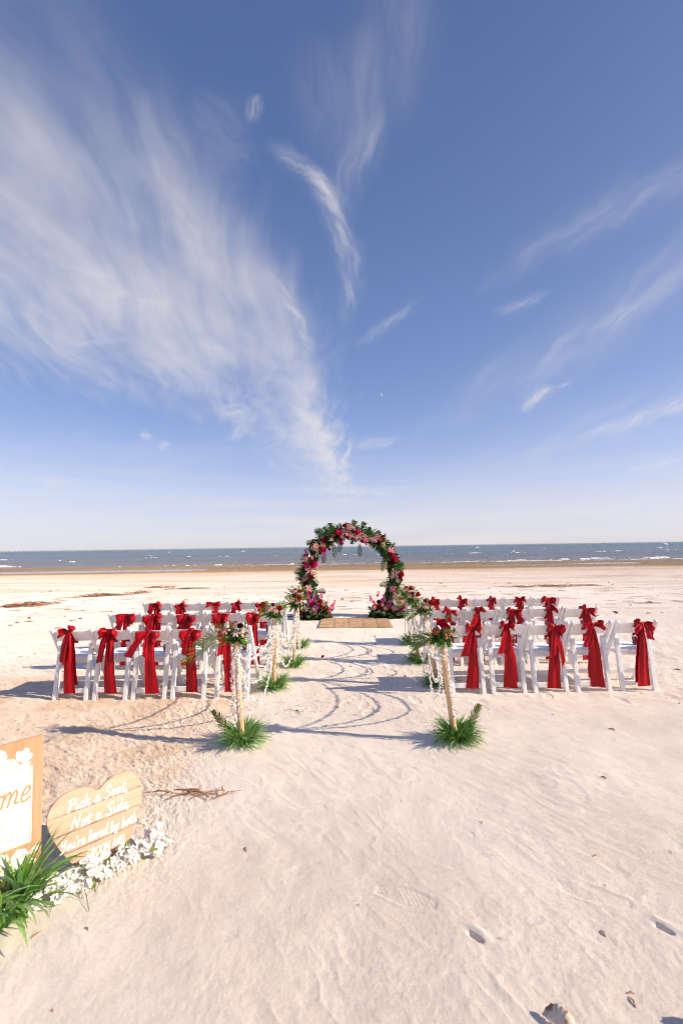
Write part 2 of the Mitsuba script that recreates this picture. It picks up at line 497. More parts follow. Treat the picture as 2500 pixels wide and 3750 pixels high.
scene['mat_jute'] = two({'type': 'bumpmap', 'scale': 1.0, 'tex': mikit.proc(lambda p, n, uv: .006 * fbm(p.x * 60, p.y * 40, 3.0, 2), .004),
                         'bsdf': {'type': 'principled', 'base_color': mikit.proc(jute_col), 'roughness': .95}})
scene['mat_weed'] = pr(mikit.proc(lambda p, n, uv: mix((.22, .10, .045), (.40, .22, .11), noise(p.x * 40, p.y * 40, p.z * 40))), .85)
scene['mat_shell'] = pr(mikit.proc(lambda p, n, uv: mix((.62, .52, .42), (.24, .11, .04), sstep(.48, .62, fbm(p.x * 26, p.y * 26, p.z * 26, 3)))), .45)
scene['mat_gull'] = pr((.75, .75, .75), .7)
scene['mat_moon'] = pr((.36, .37, .42), 1.0, specular=0.0)

# ------------------------------------------------------------------ where things stand
ROWS = {  # (side, row): (y, [(x, yaw deg, sash offset)])
    ('left', 0): (5.13, [(-3.00, 1, .0), (-2.567, -1, .01), (-2.141, 1, .017), (-1.711, 0, .05), (-1.233, -2, -.035)]),
    ('left', 1): (6.30, [(-2.96, 2, .03), (-2.532, 0, -.017), (-2.095, -1, -.02), (-1.647, 1, -.01), (-1.183, -1, -.015)]),
    ('left', 2): (7.50, [(-3.02, -1, .01), (-2.547, 1, -.055), (-2.093, 0, .015), (-1.644, 1, -.06), (-1.157, 0, -.14)]),
    ('right', 0): (5.12, [(1.36, 1, .055), (1.805, 0, -.02), (2.266, 1, .02), (2.733, -1, -.01), (3.227, -2, .035)]),
    ('right', 1): (6.30, [(1.431, 0, .0), (1.880, 1, -.06), (2.330, -1, -.045), (2.781, 0, .015), (3.243, -1, .028)]),
    ('right', 2): (7.50, [(1.508, 1, -.015), (1.946, 0, -.03), (2.386, -1, .015), (2.846, 0, .01), (3.30, 1, .015)]),
}
# posts: base x, y, top x, y, z
POSTS = {'left': [(-.855, 3.94, -.912, 3.93, .83), (-.815, 5.42, -.803, 5.42, .797), (-.69, 6.38, -.645, 6.38, .79), (-.715, 7.50, -.745, 7.50, .795)],
         'right': [(.925, 3.93, .832, 3.93, .80), (1.084, 5.40, .958, 5.40, .825), (1.036, 6.45, .984, 6.45, .82), (1.106, 7.65, 1.07, 7.65, .785)]}
ARCH_Y, ARCH_X, ARCH_Z, ARCH_R = 10.6, .20, .95, 1.02


# ------------------------------------------------------------------ beach
def sand_height(x, y):
    P = np.stack([x, y, 0 * x], -1)
    fb, nz = meshkit.fbm, meshkit.noise
    z = .05 * (fb(P * .45, 3, 1) - .5) + .022 * (fb(P * 1.7, 3, 2) - .5)
    near = sst(16, 6, y)
    # wind-scoured hollows: ridged noise, long axis across the sun
    c, s = math.cos(.62), math.sin(.62)
    q = np.stack([(x * c + y * s) * 5.2, (-x * s + y * c) * 2.3, 0 * x], -1)
    wv = np.stack([fb(P * 2.3 + 5, 2, 7), fb(P * 2.3 + 55, 2, 8), 0 * x], -1)
    r = 1 - np.abs(2 * fb(q + 1.6 * wv, 3, 3) - 1)
    r2 = 1 - np.abs(2 * fb(q * 2.3 + 2.2 * wv + 20, 2, 14) - 1)
    z += near * (.0026 * (r ** 3 - .3) + .0034 * (r2 ** 3 - .3) * sst(.35, .6, fb(P * 1.3 + 9, 2, 19)) + .0060 * (fb(P * 7, 3, 4) - .5))
    # faint ripples to the right of the aisle
    rp = np.sin((x * .75 + y * .66) * 2 * math.pi / .085 + 5 * fb(P * 1.8, 2, 12))
    z += near * .0005 * rp * sst(.2, 1.2, x) * sst(.45, .6, fb(P * .9 + 3, 2, 13))
    # scuffed and churned zones: the left foreground, round the chairs and along the aisle
    churn = sst(-.75, -1.3, x + .6 * (nz(P * 1.2, 21) - .5)) * sst(2.1, 2.9, y) * sst(8.5, 7, y)
    churn = np.maximum(churn, .8 * sst(1.1, 1.5, x) * sst(4.75, 5.0, y) * sst(9.3, 8.2, y))
    churn = np.maximum(churn, .22 * sst(4.4, 5.2, y) * sst(15, 11, y))
    lump = np.maximum(fb(P * 22, 3, 5) - .5, -.06)
    z += churn * (.030 * lump + .016 * (fb(P * 6, 3, 25) - .5) - .006)
    # footprints
    rg = np.random.default_rng(5)

    def foot(cx, cy, a, L, W, dep):
        m = (np.abs(x - cx) < L * 1.2) & (np.abs(y - cy) < L * 1.2)
        if not m.any():
            return
        dx, dy = x[m] - cx, y[m] - cy
        e, g = (dx * math.cos(a) + dy * math.sin(a)) / (L / 2), (-dx * math.sin(a) + dy * math.cos(a)) / (W / 2 * (1 + .15 * 0))
        rr = np.sqrt(e * e + g * g * (1 + .35 * e))
        z[m] += dep * (-sst(1.05, .72, rr) + .45 * np.exp(-np.square((rr - 1.18) / .18)))
    for i in range(150):
        k = rg.random()
        if k < .35:
            cx, cy = rg.uniform(-.75, .95), rg.uniform(4.6, 10)
        elif k < .75:
            sd = rg.choice([-1, 1])
            cx, cy = sd * rg.uniform(.9, 3.8), rg.choice([4.75, 5.9, 6.1, 7.2, 8.3]) + rg.normal(0, .25)
        else:
            cx, cy = rg.uniform(-5, 5), rg.uniform(9, 14)
        foot(cx, cy, rg.normal(math.pi / 2, .5), rg.uniform(.24, .29), rg.uniform(.09, .11), rg.uniform(.002, .006))
    for i in range(170):                      # scuffs: shallow half-moons with one sharp lip
        cx, cy = (rg.uniform(-2.2, 2.6), rg.uniform(1.5, 4.3)) if i < 70 else (rg.uniform(-.9, 1.2), rg.uniform(3.4, 9))
        a, R0, dep = rg.normal(-.6, .7), rg.uniform(.025, .085), rg.uniform(.0015, .0050)
        m = (np.abs(x - cx) < R0 * 2.5) & (np.abs(y - cy) < R0 * 2.5)
        if m.any():
            e = (x[m] - cx) * math.cos(a) + (y[m] - cy) * math.sin(a)
            g = -(x[m] - cx) * math.sin(a) + (y[m] - cy) * math.cos(a) + .35 * e * e / R0
            z[m] += dep * np.exp(-np.square(e / R0)) * np.where(g > 0, np.exp(-np.square(g / (.10 * R0 + .002))), np.exp(-np.square(g / (.7 * R0)))) * np.where(g > 0, 1, 1) * -1
    # two shoe prints with a tread, and two heel pits
    for cx, cy in ((.27, 2.24), (1.14, 2.225)):
        a = -.42
        m = (np.abs(x - cx) < .25) & (np.abs(y - cy) < .25)
        if m.any():
            dx, dy = x[m] - cx, y[m] - cy
            e, g = dx * math.cos(a) + dy * math.sin(a), -dx * math.sin(a) + dy * math.cos(a)
            half = .042 + .012 * np.cos(e * 22)
            inside = sst(half + .006, half - .006, np.abs(g)) * sst(.15, .137, np.abs(e))
            rim = np.exp(-np.square((np.abs(g) - half - .008) / .008)) * sst(.16, .14, np.abs(e))
            tread = np.sin(e * 2 * math.pi / .024) * np.sin(g * 2 * math.pi / .03 + 1)
            z[m] += -.0032 * inside + .0011 * tread * inside + .0025 * rim
    for cx, cy in ((.53, 2.015), (1.325, 2.035)):
        a = -.85
        dx, dy = x - cx, y - cy
        m = (np.abs(dx) < .3) & (np.abs(dy) < .3)
        if m.any():
            e, g = dx[m] * math.cos(a) + dy[m] * math.sin(a), -dx[m] * math.sin(a) + dy[m] * math.cos(a)
            z[m] += -.022 * sst(.045, .01, np.abs(e)) * np.where(g > 0, sst(.009, .003, g), sst(-.026, -.002, g) ** 2) + .008 * np.exp(-np.square((g - .032) / .016) - np.square(e / .05))
    # heaps round chair feet and posts
    for (sd, r_), (yy, lst) in ROWS.items():
        for (cx, _, _) in lst:
            for fx in (-.17, .17):
                d2 = np.square(x - cx - fx) + np.square(y - yy)
                z += .014 * np.exp(-d2 / .004) - .012 * np.exp(-d2 / .02)
    for sd in POSTS:
        for (cx, cy, *_r) in POSTS[sd]:
            z += .02 * np.exp(-(np.square(x - cx) + np.square(y - cy)) / .05)
    # far profile: runnels that hold water, a low bar, then down under the sea
    wob = .5 * (nz(np.stack([x * .12, 0 * x, 0 * x], -1), 31) - .5)
    yc = np.where(x < 0, 35.2 + .03 * (x + 13), 36.9 + .012 * (x - 17)) + 2 * wob
    hw = np.where(x < 0, 1.7 * sst(-6.6, -14, x), .95 * sst(9.5, 14, x) * sst(26, 23, x)) * (1 + wob)
    z = z * sst(34, 26, y) + .02 * sst(26, 30, y)
    z += -.11 * np.where(hw > .02, sst(1.25, .75, np.abs(y - yc) / np.maximum(hw, .02)), 0)
    z += -.35 * sst(40.5, 60, y + 3 * wob)
    return z


ys = [1.36]
while ys[-1] < 45:
    ys.append(ys[-1] + max(.0062, .00165 * ys[-1] ** 1.9 if ys[-1] < 12 else .0015 * ys[-1] ** 1.9))
ys = np.array([-40, -15, -5, -1.5, -.3, .3, .7, 1.0, 1.2, 1.3] + ys + [50, 56, 64, 80])
uu = np.linspace(-1, 1, 861)
uu = np.sign(uu) * (np.abs(uu) * .8 + .2 * np.abs(uu) ** 7 * 12)
YY, UU = np.meshgrid(ys, uu, indexing='ij')
XX = UU * (1.15 * np.maximum(YY, 1.3) + .35 + 20 * (YY < 1.1))
ZZ = sand_height(XX, YY)
V = np.stack([XX, YY, ZZ], -1).reshape(-1, 3)
put(thing('beach', 'pale trampled sand beach running down to the sea', kind='structure'), mikit.ply((V, grid(len(ys), len(uu), True)), 'mat_sand', smooth=True))

pool = lambda x0, x1, y0, y1: (np.array([[x0, y0, -.03], [x1, y0, -.03], [x1, y1, -.03], [x0, y1, -.03]]), np.array([[0, 1, 2], [0, 2, 3]]))
put(thing('tidal_pool', 'long strip of standing water on the wet sand at the left', kind='structure'), mikit.ply(pool(-60, -5, 32, 39), 'mat_pool'))
put(thing('tidal_pool', 'thin strip of standing water on the wet sand at the right', kind='structure'), mikit.ply(pool(8, 27, 34.5, 39), 'mat_pool'))

# ------------------------------------------------------------------ sea
ys = [38.0]
while ys[-1] < 420:
    ys.append(ys[-1] + .0012 * ys[-1] ** 1.5)
ys = np.array(ys + [600, 1000, 2000, 5000, 12000, 30000.0])
uu = np.linspace(-1, 1, 520)
uu = np.sign(uu) * (np.abs(uu) * .75 + 1.2 * np.abs(uu) ** 6)
YY, UU = np.meshgrid(ys, uu, indexing='ij')
XX = UU * (1.2 * YY)
amp = sst(41, 52, YY) * sst(170, 75, YY)
P = np.stack([XX * .07, YY * .30, 0 * XX], -1)
Q = np.stack([XX * .35, YY * .75, 0 * XX], -1)
SEA_Z = -.05
ZZ = SEA_Z + amp * (.16 * (meshkit.fbm(P, 3, 41) - .5) + .10 * (meshkit.fbm(Q, 3, 42) - .5))
put(thing('sea', 'grey blue choppy sea reaching the horizon', kind='structure'), mikit.ply((np.stack([XX, YY, ZZ], -1).reshape(-1, 3), grid(len(ys), len(uu), True)), 'mat_sea', smooth=True))


def foam_ridge(x0, x1, y, hgt, dep, seed, broken=.45, nx=None):
    """A low, ragged ridge of white water lying along x."""
    n = nx or max(24, int((x1 - x0) * 6))
    xs = np.linspace(x0, x1, n)
    rows = 7
    t = np.linspace(-1, 1, rows)
    a = meshkit.fbm(np.stack([xs * .5, 0 * xs + seed, 0 * xs], -1), 3, seed)
    b = meshkit.fbm(np.stack([xs * 2.2, 0 * xs + seed, 0 * xs], -1), 3, seed + 1)
    ends = np.sin(np.pi * np.linspace(0, 1, n)) ** .7
    k = np.clip((b * .6 + a * .4 - broken) * 6, 0, 1) * ends
    dep = dep * np.clip(ends * 1.3, .15, 1)[:, None]
    X = np.repeat(xs[:, None], rows, 1)
    Yv = y + 2.2 * (a - .5)[:, None] * np.minimum(1, dep) + t[None] * dep * (.25 + .75 * k)[:, None] + .25 * (meshkit.noise(np.stack([X * 4, t[None] * 2 + X * 0, X * 0], -1), seed + 4) - .5) * dep
    Z = SEA_Z - .10 + (1 - t[None] ** 2) * (hgt + .1) * k[:, None] + .03 * (meshkit.noise(np.stack([X * 5, Yv * 5, X * 0], -1), seed + 6) - .5)
    return np.stack([X, Yv, Z], -1).reshape(-1, 3), grid(n, rows, True)


g = MB()
for i, (x0, x1, y, h, dp, br) in enumerate([(-70, -8, 43.0, .07, .9, .20), (-24, 14, 43.1, .07, .8, .20), (-2, 34, 44.3, .08, .9, .22), (14, 75, 44.9, .10, 1.0, .20),
                                            (-30, 12, 45.6, .10, .7, .50), (8, 50, 47.0, .16, .9, .45), (20, 48, 49.2, .16, 1.2, .47), (-46, -34, 49.6, .25, 1.0, .42)]):
    v, f = foam_ridge(x0, x1, y, h * .8, dp * .7, 50 + i * 7, br)
    g.add(v, f)
put(thing('surf_foam', 'white line of surf breaking along the water edge', kind='stuff'), g.ply('mat_foam', smooth=True))
g = MB()
for i, (x0, x1, y, h) in enumerate([(-39.5, -35.8, 90, .38), (-35.8, -33.8, 94, .3), (-33.2, -31.5, 97, .25), (-26.9, -23.8, 98, .34), (-14.6, -12.4, 92, .28), (-69, -64, 90, .35),
                                    (20, 22.8, 91, .34), (24, 29, 91.5, .32), (30.3, 37.2, 90, .40), (48.8, 52.6, 90, .38), (69, 76, 96, .42), (64, 66, 146, .5), (1.4, 3.8, 91, .25),
                                    (-52, -49, 120, .4), (40, 42.5, 110, .3), (-6, -4.6, 96, .25), (12, 14, 90.5, .24), (6.5, 8, 92, .2), (54, 57, 92, .3), (88, 94, 130, .5)]):
    v, f = foam_ridge(x0, x1, y, h * .27, .5, 150 + i * 5, .36)
    g.add(v, f)
for i in range(8):
    yy = RNG.uniform(60, 330)
    xx = RNG.uniform(-.85, .85) * yy
    v, f = foam_ridge(xx, xx + RNG.uniform(.5, 1.6) * (yy / 90), yy, .05 + yy * .0008, .35, 400 + i, .3, 16)
    g.add(v, f)
put(thing('whitecaps', 'scattered small white wave crests out on the sea', kind='stuff'), g.ply('mat_foam', smooth=True))

# ------------------------------------------------------------------ folding chairs
def rail_y(z):
    return -.03 + (.765 - z) * .50 / .765


def chair_shapes():
    S = {}
    rail = LineString([(rail_y(-.03), -.03), (rail_y(.765), .765)]).buffer(.0235, quad_segs=5)
    leg = LineString([(-.006, -.03), (.088, .575)]).buffer(.0225, quad_segs=5)
    for i, s in enumerate((-1, 1)):
        S['side_rail', i] = mikit.ply(yz(bevel(rail, .031, .004), s * .2075), 'mat_plastic', smooth=30)
        S['rear_leg', i] = mikit.ply(yz(bevel(leg, .042, .004), s * .1695), 'mat_plastic', smooth=30)
    # curved back panel
    nx, prof = 17, np.array([(-.006, -.056), (-.009, -.051), (-.009, .060), (-.005, .066), (.005, .066), (.009, .060), (.009, -.051), (.006, -.056), (-.006, -.056)])
    xs = np.linspace(-.198, .198, nx)
    V = []
    for x in xs:
        bow = .034 * (1 - (x / .198) ** 2)
        k = 1 - .10 * (x / .198) ** 2
        for py, pz in prof:
            z = .690 + pz * (k if pz > 0 else 1.0)
            V.append([x, rail_y(z) - bow + py, z])
    S['backrest', 0] = mikit.ply((np.array(V), grid(nx, len(prof))), 'mat_plastic', smooth=35)
    seat = MB()
    w, y0, y1 = .158, .10, .52
    v, f = bevel(shapely.box(-.190, y0, .190, y1).buffer(-.03).buffer(.03, quad_segs=4), .020, .004)
    seat.add(v + [0, 0, .425], f)
    for x in (-.15, .15):
        v, f = rbox(.022, y1 - y0 - .05, .035)
        seat.add(v + [x, (y0 + y1) / 2, .408], f)
    v, f = rbox(.33, .022, .048)
    seat.add(v + [0, y0 + .02, .401], f)
    v, f = rbox(.33, .022, .04)
    seat.add(v + [0, y1 - .03, .405], f)
    S['seat', 0] = seat.ply('mat_plastic', smooth=30)
    n = 13
    gx, gy = np.meshgrid(np.linspace(-1, 1, n), np.linspace(-1, 1, n), indexing='ij')
    h = .022 * (1 - np.abs(gx) ** 6) ** .6 * (1 - np.abs(gy) ** 6) ** .6
    S['cushion', 0] = mikit.ply((np.stack([gx * .170, .32 + gy * .18, .4455 + h], -1).reshape(-1, 3), grid(n, n)), 'mat_cushion', smooth=True)
    v, f = rbox(.306, .018, .052)
    S['rear_stretcher', 0] = mikit.ply((v + [0, .014, .098], f), 'mat_plastic', smooth=30)
    v, f = rbox(.385, .018, .045)
    S['front_stretcher', 0] = mikit.ply((v + [0, rail_y(.13), .13], f), 'mat_plastic', smooth=30)
    return S


CHAIR = chair_shapes()


def ribbon(path, wdir, width, cols=9, fold=.0, waves=3.0, seed=0, crease=.004, along=0.0, hem=False):
    """A strip of cloth along path; wdir its width direction, fold the depth of the pleats that run along it."""
    path, wdir = np.asarray(path, float), np.asarray(wdir, float)
    n = len(path)
    wdir = wdir / np.linalg.norm(wdir, axis=1, keepdims=True)
    t = np.gradient(path, axis=0)
    t /= np.maximum(np.linalg.norm(t, axis=1, keepdims=True), 1e-9)
    nr = np.cross(t, wdir)
    nr /= np.maximum(np.linalg.norm(nr, axis=1, keepdims=True), 1e-9)
    width, fold = np.broadcast_to(width, (n,)), np.broadcast_to(fold, (n,))
    s = np.linspace(-1, 1, cols)
    rs = np.random.default_rng(seed)
    ph = rs.uniform(0, 6.28)
    pleat = np.cos(s[None] * waves * math.pi / 2 + ph + along * np.linspace(0, 1, n)[:, None]) + .4 * np.cos(s[None] * waves * 1.9 + 2.1 * ph)
    P = path[:, None] + wdir[:, None] * (s[None, :, None] * (width / 2)[:, None, None]) + nr[:, None] * (fold[:, None] * pleat)[..., None]
    q = P.reshape(-1, 3)
    q = q + crease * 2 * np.stack([meshkit.fbm(q * 26 + seed * 3.7 + k * 11, 2, 3) - .5 for k in range(3)], -1)
    return q, grid(n, cols)


def sash_meshes(seed, sp):
    """Bow tied over the back panel at the chair's own x = 0; returns the meshes of its parts."""
    rs = np.random.default_rng(seed)
    out = []
    top = np.array([0, rail_y(.755) - .034, .762])
    kn = np.array([0, rail_y(.70) - .034 - .030, sp.get('kz', .742)])
    # wrap: closed band round the panel
    ring = []
    for a in np.linspace(0, 2 * math.pi, 29):
        ca, sa = math.cos(a), math.sin(a)
        z = .69 + .080 * np.sign(sa) * abs(sa) ** .45
        ring.append([0, rail_y(z) - .034 + .017 * np.sign(ca) * abs(ca) ** .45, z])
    ring = np.array(ring)
    w = .055 + .03 * (np.abs(ring[:, 2] - kn[2]) / .12)
    out.append(('band', ribbon(ring, np.tile([1.0, 0, 0], (29, 1)), w, 9, .003, 4, seed, .003)))
    # long tail
    n = 34
    t = np.linspace(0, 1, n)
    zb = sp.get('zb', .075)
    sway, wid = sp.get('sway', rs.uniform(-.02, .02)), sp.get('w', rs.uniform(.115, .135))
    px = sway * t ** 1.3 + .004 * np.sin(t * 7 + seed)
    py = np.interp(t, [0, .12, .5, 1], [kn[1] + .012, kn[1] - .004, -.060, -.038])
    wdt = np.interp(t, [0, .05, .25, 1], [.03, .055, .085, wid])
    tw = sp.get('tw', rs.uniform(-.25, .25))
    wd = np.stack([np.cos(tw * t), -np.sin(tw * t), 0 * t], 1)
    out.append(('long_tail', ribbon(np.stack([px, py, kn[2] - (kn[2] - zb) * t], 1), wd, wdt, 13, .010 * (1 - .62 * t) * np.minimum(1, t * 9), 2.9, seed + 1, .003, 1.5)))
    if sp.get('second', rs.random() < .55):
        off = rs.choice([-1, 1]) * rs.uniform(.012, .03)
        z2 = zb + rs.uniform(.02, .10)
        out.append(('long_tail', ribbon(np.stack([px + off * np.minimum(1, t * 2), py + .010 * np.minimum(1, t * 5), kn[2] - (kn[2] - z2) * t], 1), wd, wdt * .93, 11, .008 * (1 - .6 * t), 2.6, seed + 2, .003, 1.0)))
    # loops
    for i, (ang, Ln, fat) in enumerate(sp['loops']):
        Ln, fat = Ln * 1.22, fat * 1.38
        d = np.array([math.cos(math.radians(ang)), 0, math.sin(math.radians(ang))])
        perp = np.array([-d[2], 0, d[0]])
        m = 26
        q = np.linspace(0, 1, m)
        al = Ln * np.sin(math.pi * q) ** .75
        dep = .030 * fat * np.sin(2 * math.pi * q) * -1
        sag = -.022 * np.sin(math.pi * q) ** 2 * abs(d[0])
        path = kn + al[:, None] * d + np.array([0, 1.0, 0]) * (dep - .012 - .014 * np.sin(math.pi * q))[:, None] + np.array([0, 0, 1.0]) * sag[:, None]
        tilt = rs.uniform(-.35, .35)
        wv = perp + np.array([0, tilt, 0])
        out.append(('loop', ribbon(path, np.tile(wv, (m, 1)), .022 + (.062 * fat) * np.sin(math.pi * q) ** .8, 11, .004 + .003 * np.sin(math.pi * q), 2.2, seed + 5 + i, .0032)))
    # short tails
    for i, st in enumerate(sp['short']):
        dx, dz, wE, dy = st
        m = 22
        q = np.linspace(0, 1, m)
        path = kn + np.stack([dx * (q ** .9), -.022 - .02 * np.sin(q * 3) + dy * q, dz * (q ** 1.15) + .012 * np.sin(q * 5)], 1)
        tng = unit(path[-1] - path[0])
        wv = unit(np.cross(tng, [0, 1.0, 0]))
        twist = rs.uniform(-.5, .5)
        wvv = wv + np.outer(np.sin(q * 2.2), [0, twist, 0])
        wdt = np.interp(q, [0, .15, .5, 1], [.025, .045, .075, wE])
        v, f = ribbon(path, wvv, wdt, 11, .008 * (1 - .5 * q) * np.minimum(1, q * 6), 3.6, seed + 11 + i, .007, 2.0)
        v = v.reshape(m, 11, 3)
        v[-1] += (np.linspace(-1, 1, 11)[:, None] * .022 * rs.choice([-1, 1])) * tng      # slanted cut
        v[-2] = .5 * (v[-3] + v[-1])
        out.append(('short_tail', (v.reshape(-1, 3), f)))
    # knot
    b = trimesh.creation.icosphere(subdivisions=3)
    v = np.array(b.vertices) * [.024, .020, .027]
    v *= (1 + .22 * np.sin(np.arctan2(v[:, 2], v[:, 0]) * 2 + v[:, 1:2].ravel() * 120)[:, None] * .5)
    v += .008 * np.stack([meshkit.fbm(v * 50 + seed + k * 9, 2, 4) - .5 for k in range(3)], -1)
    out.append(('knot', (v + kn + [0, -.016, -.004], np.array(b.faces))))
    return out


SASH_SPEC = {
    ('left', 0, 0): dict(loops=[(172, .085, 1.0), (62, .070, .9)], short=[(-.055, -.30, .085, -.02)], sway=.01, zb=.085),
    ('left', 0, 1): dict(loops=[(178, .085, 1.1), (5, .062, 1.1)], short=[(-.085, -.31, .07, -.02)], sway=.012, w=.14),
    ('left', 0, 2): dict(loops=[(196, .115, 1.15), (-22, .085, 1.1)], short=[(-.20, -.24, .085, -.06), (-.01, -.26, .085, -.03)], sway=.03, w=.15),
    ('left', 0, 3): dict(loops=[(200, .105, 1.1), (-20, .085, 1.2)], short=[(-.04, -.25, .12, -.04)], sway=0, w=.14),
    ('left', 0, 4): dict(loops=[(205, .08, 1.0), (20, .06, 1.0)], short=[(-.045, -.24, .09, -.05)], sway=.02, w=.10, second=False),
    ('left', 1, 0): dict(loops=[(188, .10, 1.2), (-8, .095, 1.2)], short=[(-.09, -.17, .10, -.04), (.03, -.2, .09, -.02)]),
    ('left', 1, 1): dict(loops=[(200, .12, 1.1), (0, .08, 1.0)], short=[(-.06, -.20, .12, -.04)]),
    ('left', 1, 2): dict(loops=[(195, .10, 1.2), (-30, .10, 1.3)], short=[(-.07, -.18, .10, -.03), (.04, -.2, .08, -.03)]),
    ('left', 1, 3): dict(loops=[(200, .09, 1.1), (-10, .09, 1.1)], short=[(-.06, -.16, .08, -.04)]),
    ('left', 1, 4): dict(loops=[(190, .085, 1.3), (-25, .06, 1.3)], short=[(-.05, -.18, .09, -.03)], w=.12),
    ('left', 2, 0): dict(loops=[(190, .085, 1.1), (25, .06, 1.1)], short=[(-.10, -.14, .10, -.03)]),
    ('left', 2, 1): dict(loops=[(205, .075, 1.2), (30, .055, 1.1)], short=[(-.05, -.13, .09, -.03)]),
    ('left', 2, 2): dict(loops=[(176, .10, .9), (8, .085, .9)], short=[(.05, -.14, .08, -.03)]),
    ('left', 2, 3): dict(loops=[(205, .07, 1.2), (40, .06, 1.0)], short=[(-.07, -.17, .08, -.03)]),
    ('left', 2, 4): dict(loops=[(186, .09, 1.0), (10, .05, 1.0)], short=[(-.05, -.12, .07, -.03)]),
    ('right', 0, 0): dict(loops=[(170, .065, 1.0), (-5, .07, 1.2)], short=[(-.11, -.29, .10, -.05), (-.05, -.26, .07, -.03)], sway=-.02, w=.14),
    ('right', 0, 1): dict(loops=[(150, .065, 1.0), (15, .06, 1.2)], short=[(-.085, -.27, .10, -.04), (-.01, -.30, .06, -.03)], sway=.03, w=.15),
    ('right', 0, 2): dict(loops=[(160, .05, 1.1), (-14, .095, 1.3)], short=[(-.03, -.30, .075, -.03), (.10, -.40, .06, .0)], sway=0, w=.15),
    ('right', 0, 3): dict(loops=[(172, .09, .9), (8, .10, 1.0)], short=[(-.10, -.21, .10, -.05)], sway=.04, w=.15),
    ('right', 0, 4): dict(loops=[(150, .07, 1.0), (-8, .09, 1.2)], short=[(-.12, -.07, .06, -.07), (.05, -.14, .07, -.05)], sway=.0, w=.15),
    ('right', 1, 0): dict(loops=[(150, .07, 1.0), (-5, .085, .8)], short=[(-.03, -.2, .09, -.02)]),
    ('right', 1, 1): dict(loops=[(120, .05, 1.0), (25, .08, 1.0)], short=[(-.10, -.20, .12, -.04)]),
    ('right', 1, 2): dict(loops=[(155, .06, 1.0), (-5, .10, 1.0)], short=[(.11, -.14, .09, -.03)]),
    ('right', 1, 3): dict(loops=[(140, .05, 1.0), (20, .07, 1.2)], short=[(-.04, -.21, .11, -.04)]),
    ('right', 1, 4): dict(loops=[(130, .07, .9), (-5, .10, 1.1)], short=[(.01, -.17, .09, -.04)]),
    ('right', 2, 0): dict(loops=[(150, .07, 1.0), (-10, .05, 1.0)], short=[(.02, -.16, .08, -.02)]),
    ('right', 2, 1): dict(loops=[(125, .08, .9), (0, .07, 1.1)], short=[(-.01, -.17, .09, -.02)]),
    ('right', 2, 2): dict(loops=[(140, .055, 1.1), (5, .05, 1.1)], short=[(-.02, -.17, .1, -.02)]),
    ('right', 2, 3): dict(loops=[(165, .07, 1.0), (15, .07, 1.0)], short=[(.0, -.15, .09, -.02)]),
    ('right', 2, 4): dict(loops=[(165, .09, 1.2), (-3, .09, 1.2)], short=[(.01, -.14, .08, -.02)]),
}


def bucket_shapes():
    S = {}
    a = np.linspace(0, 2 * math.pi, 25)
    rings = [(.0, .002), (.033, .002), (.034, .006), (.046, .100)]
    V = np.array([[r * math.cos(t), r * math.sin(t), z] for r, z in rings for t in a])
    S['cup'] = mikit.ply((V, grid(4, 25, True)), 'mat_cup', smooth=30)
    S['rim'] = mikit.ply(tube([[.0465 * math.cos(t), .0465 * math.sin(t), .100] for t in a], .0026, 6, False), 'mat_cup_rim', smooth=True)
    h = [[.0475 * math.cos(t), .012 - .004 * math.sin(t) - .045 * math.sin(t) ** 1, .098 + .028 * math.sin(t)] for t in np.linspace(0, math.pi, 15)]
    S['handle'] = mikit.ply(tube(h, .0018, 6), 'mat_wire', smooth=True)
    rs = np.random.default_rng(3)
    g = MB()
    for i in range(70):
        z = .006 + .075 * rs.random() ** .8
        r = (.029 + .011 * z / .1) * math.sqrt(rs.random())
        t = rs.uniform(0, 6.28)
        R = frame_z(rs.normal(size=3), rs.uniform(0, 6))
        p = np.array([[-.011, 0, 0], [-.006, -.010, .003], [.006, -.010, .003], [.012, 0, .004], [.006, .010, .003], [-.006, .010, .003], [0, 0, -.002]])
        g.add(p @ R.T + [r * math.cos(t), r * math.sin(t), z + .008], [[6, k, (k + 1) % 6] for k in range(6)])
    c = trimesh.creation.cylinder(radius=.030, height=.066, sections=14)
    g.add(c.vertices + [0, 0, .040], c.faces)
    S['petals'] = mikit.ply(g.mesh(), 'mat_petal_pile')
    return S


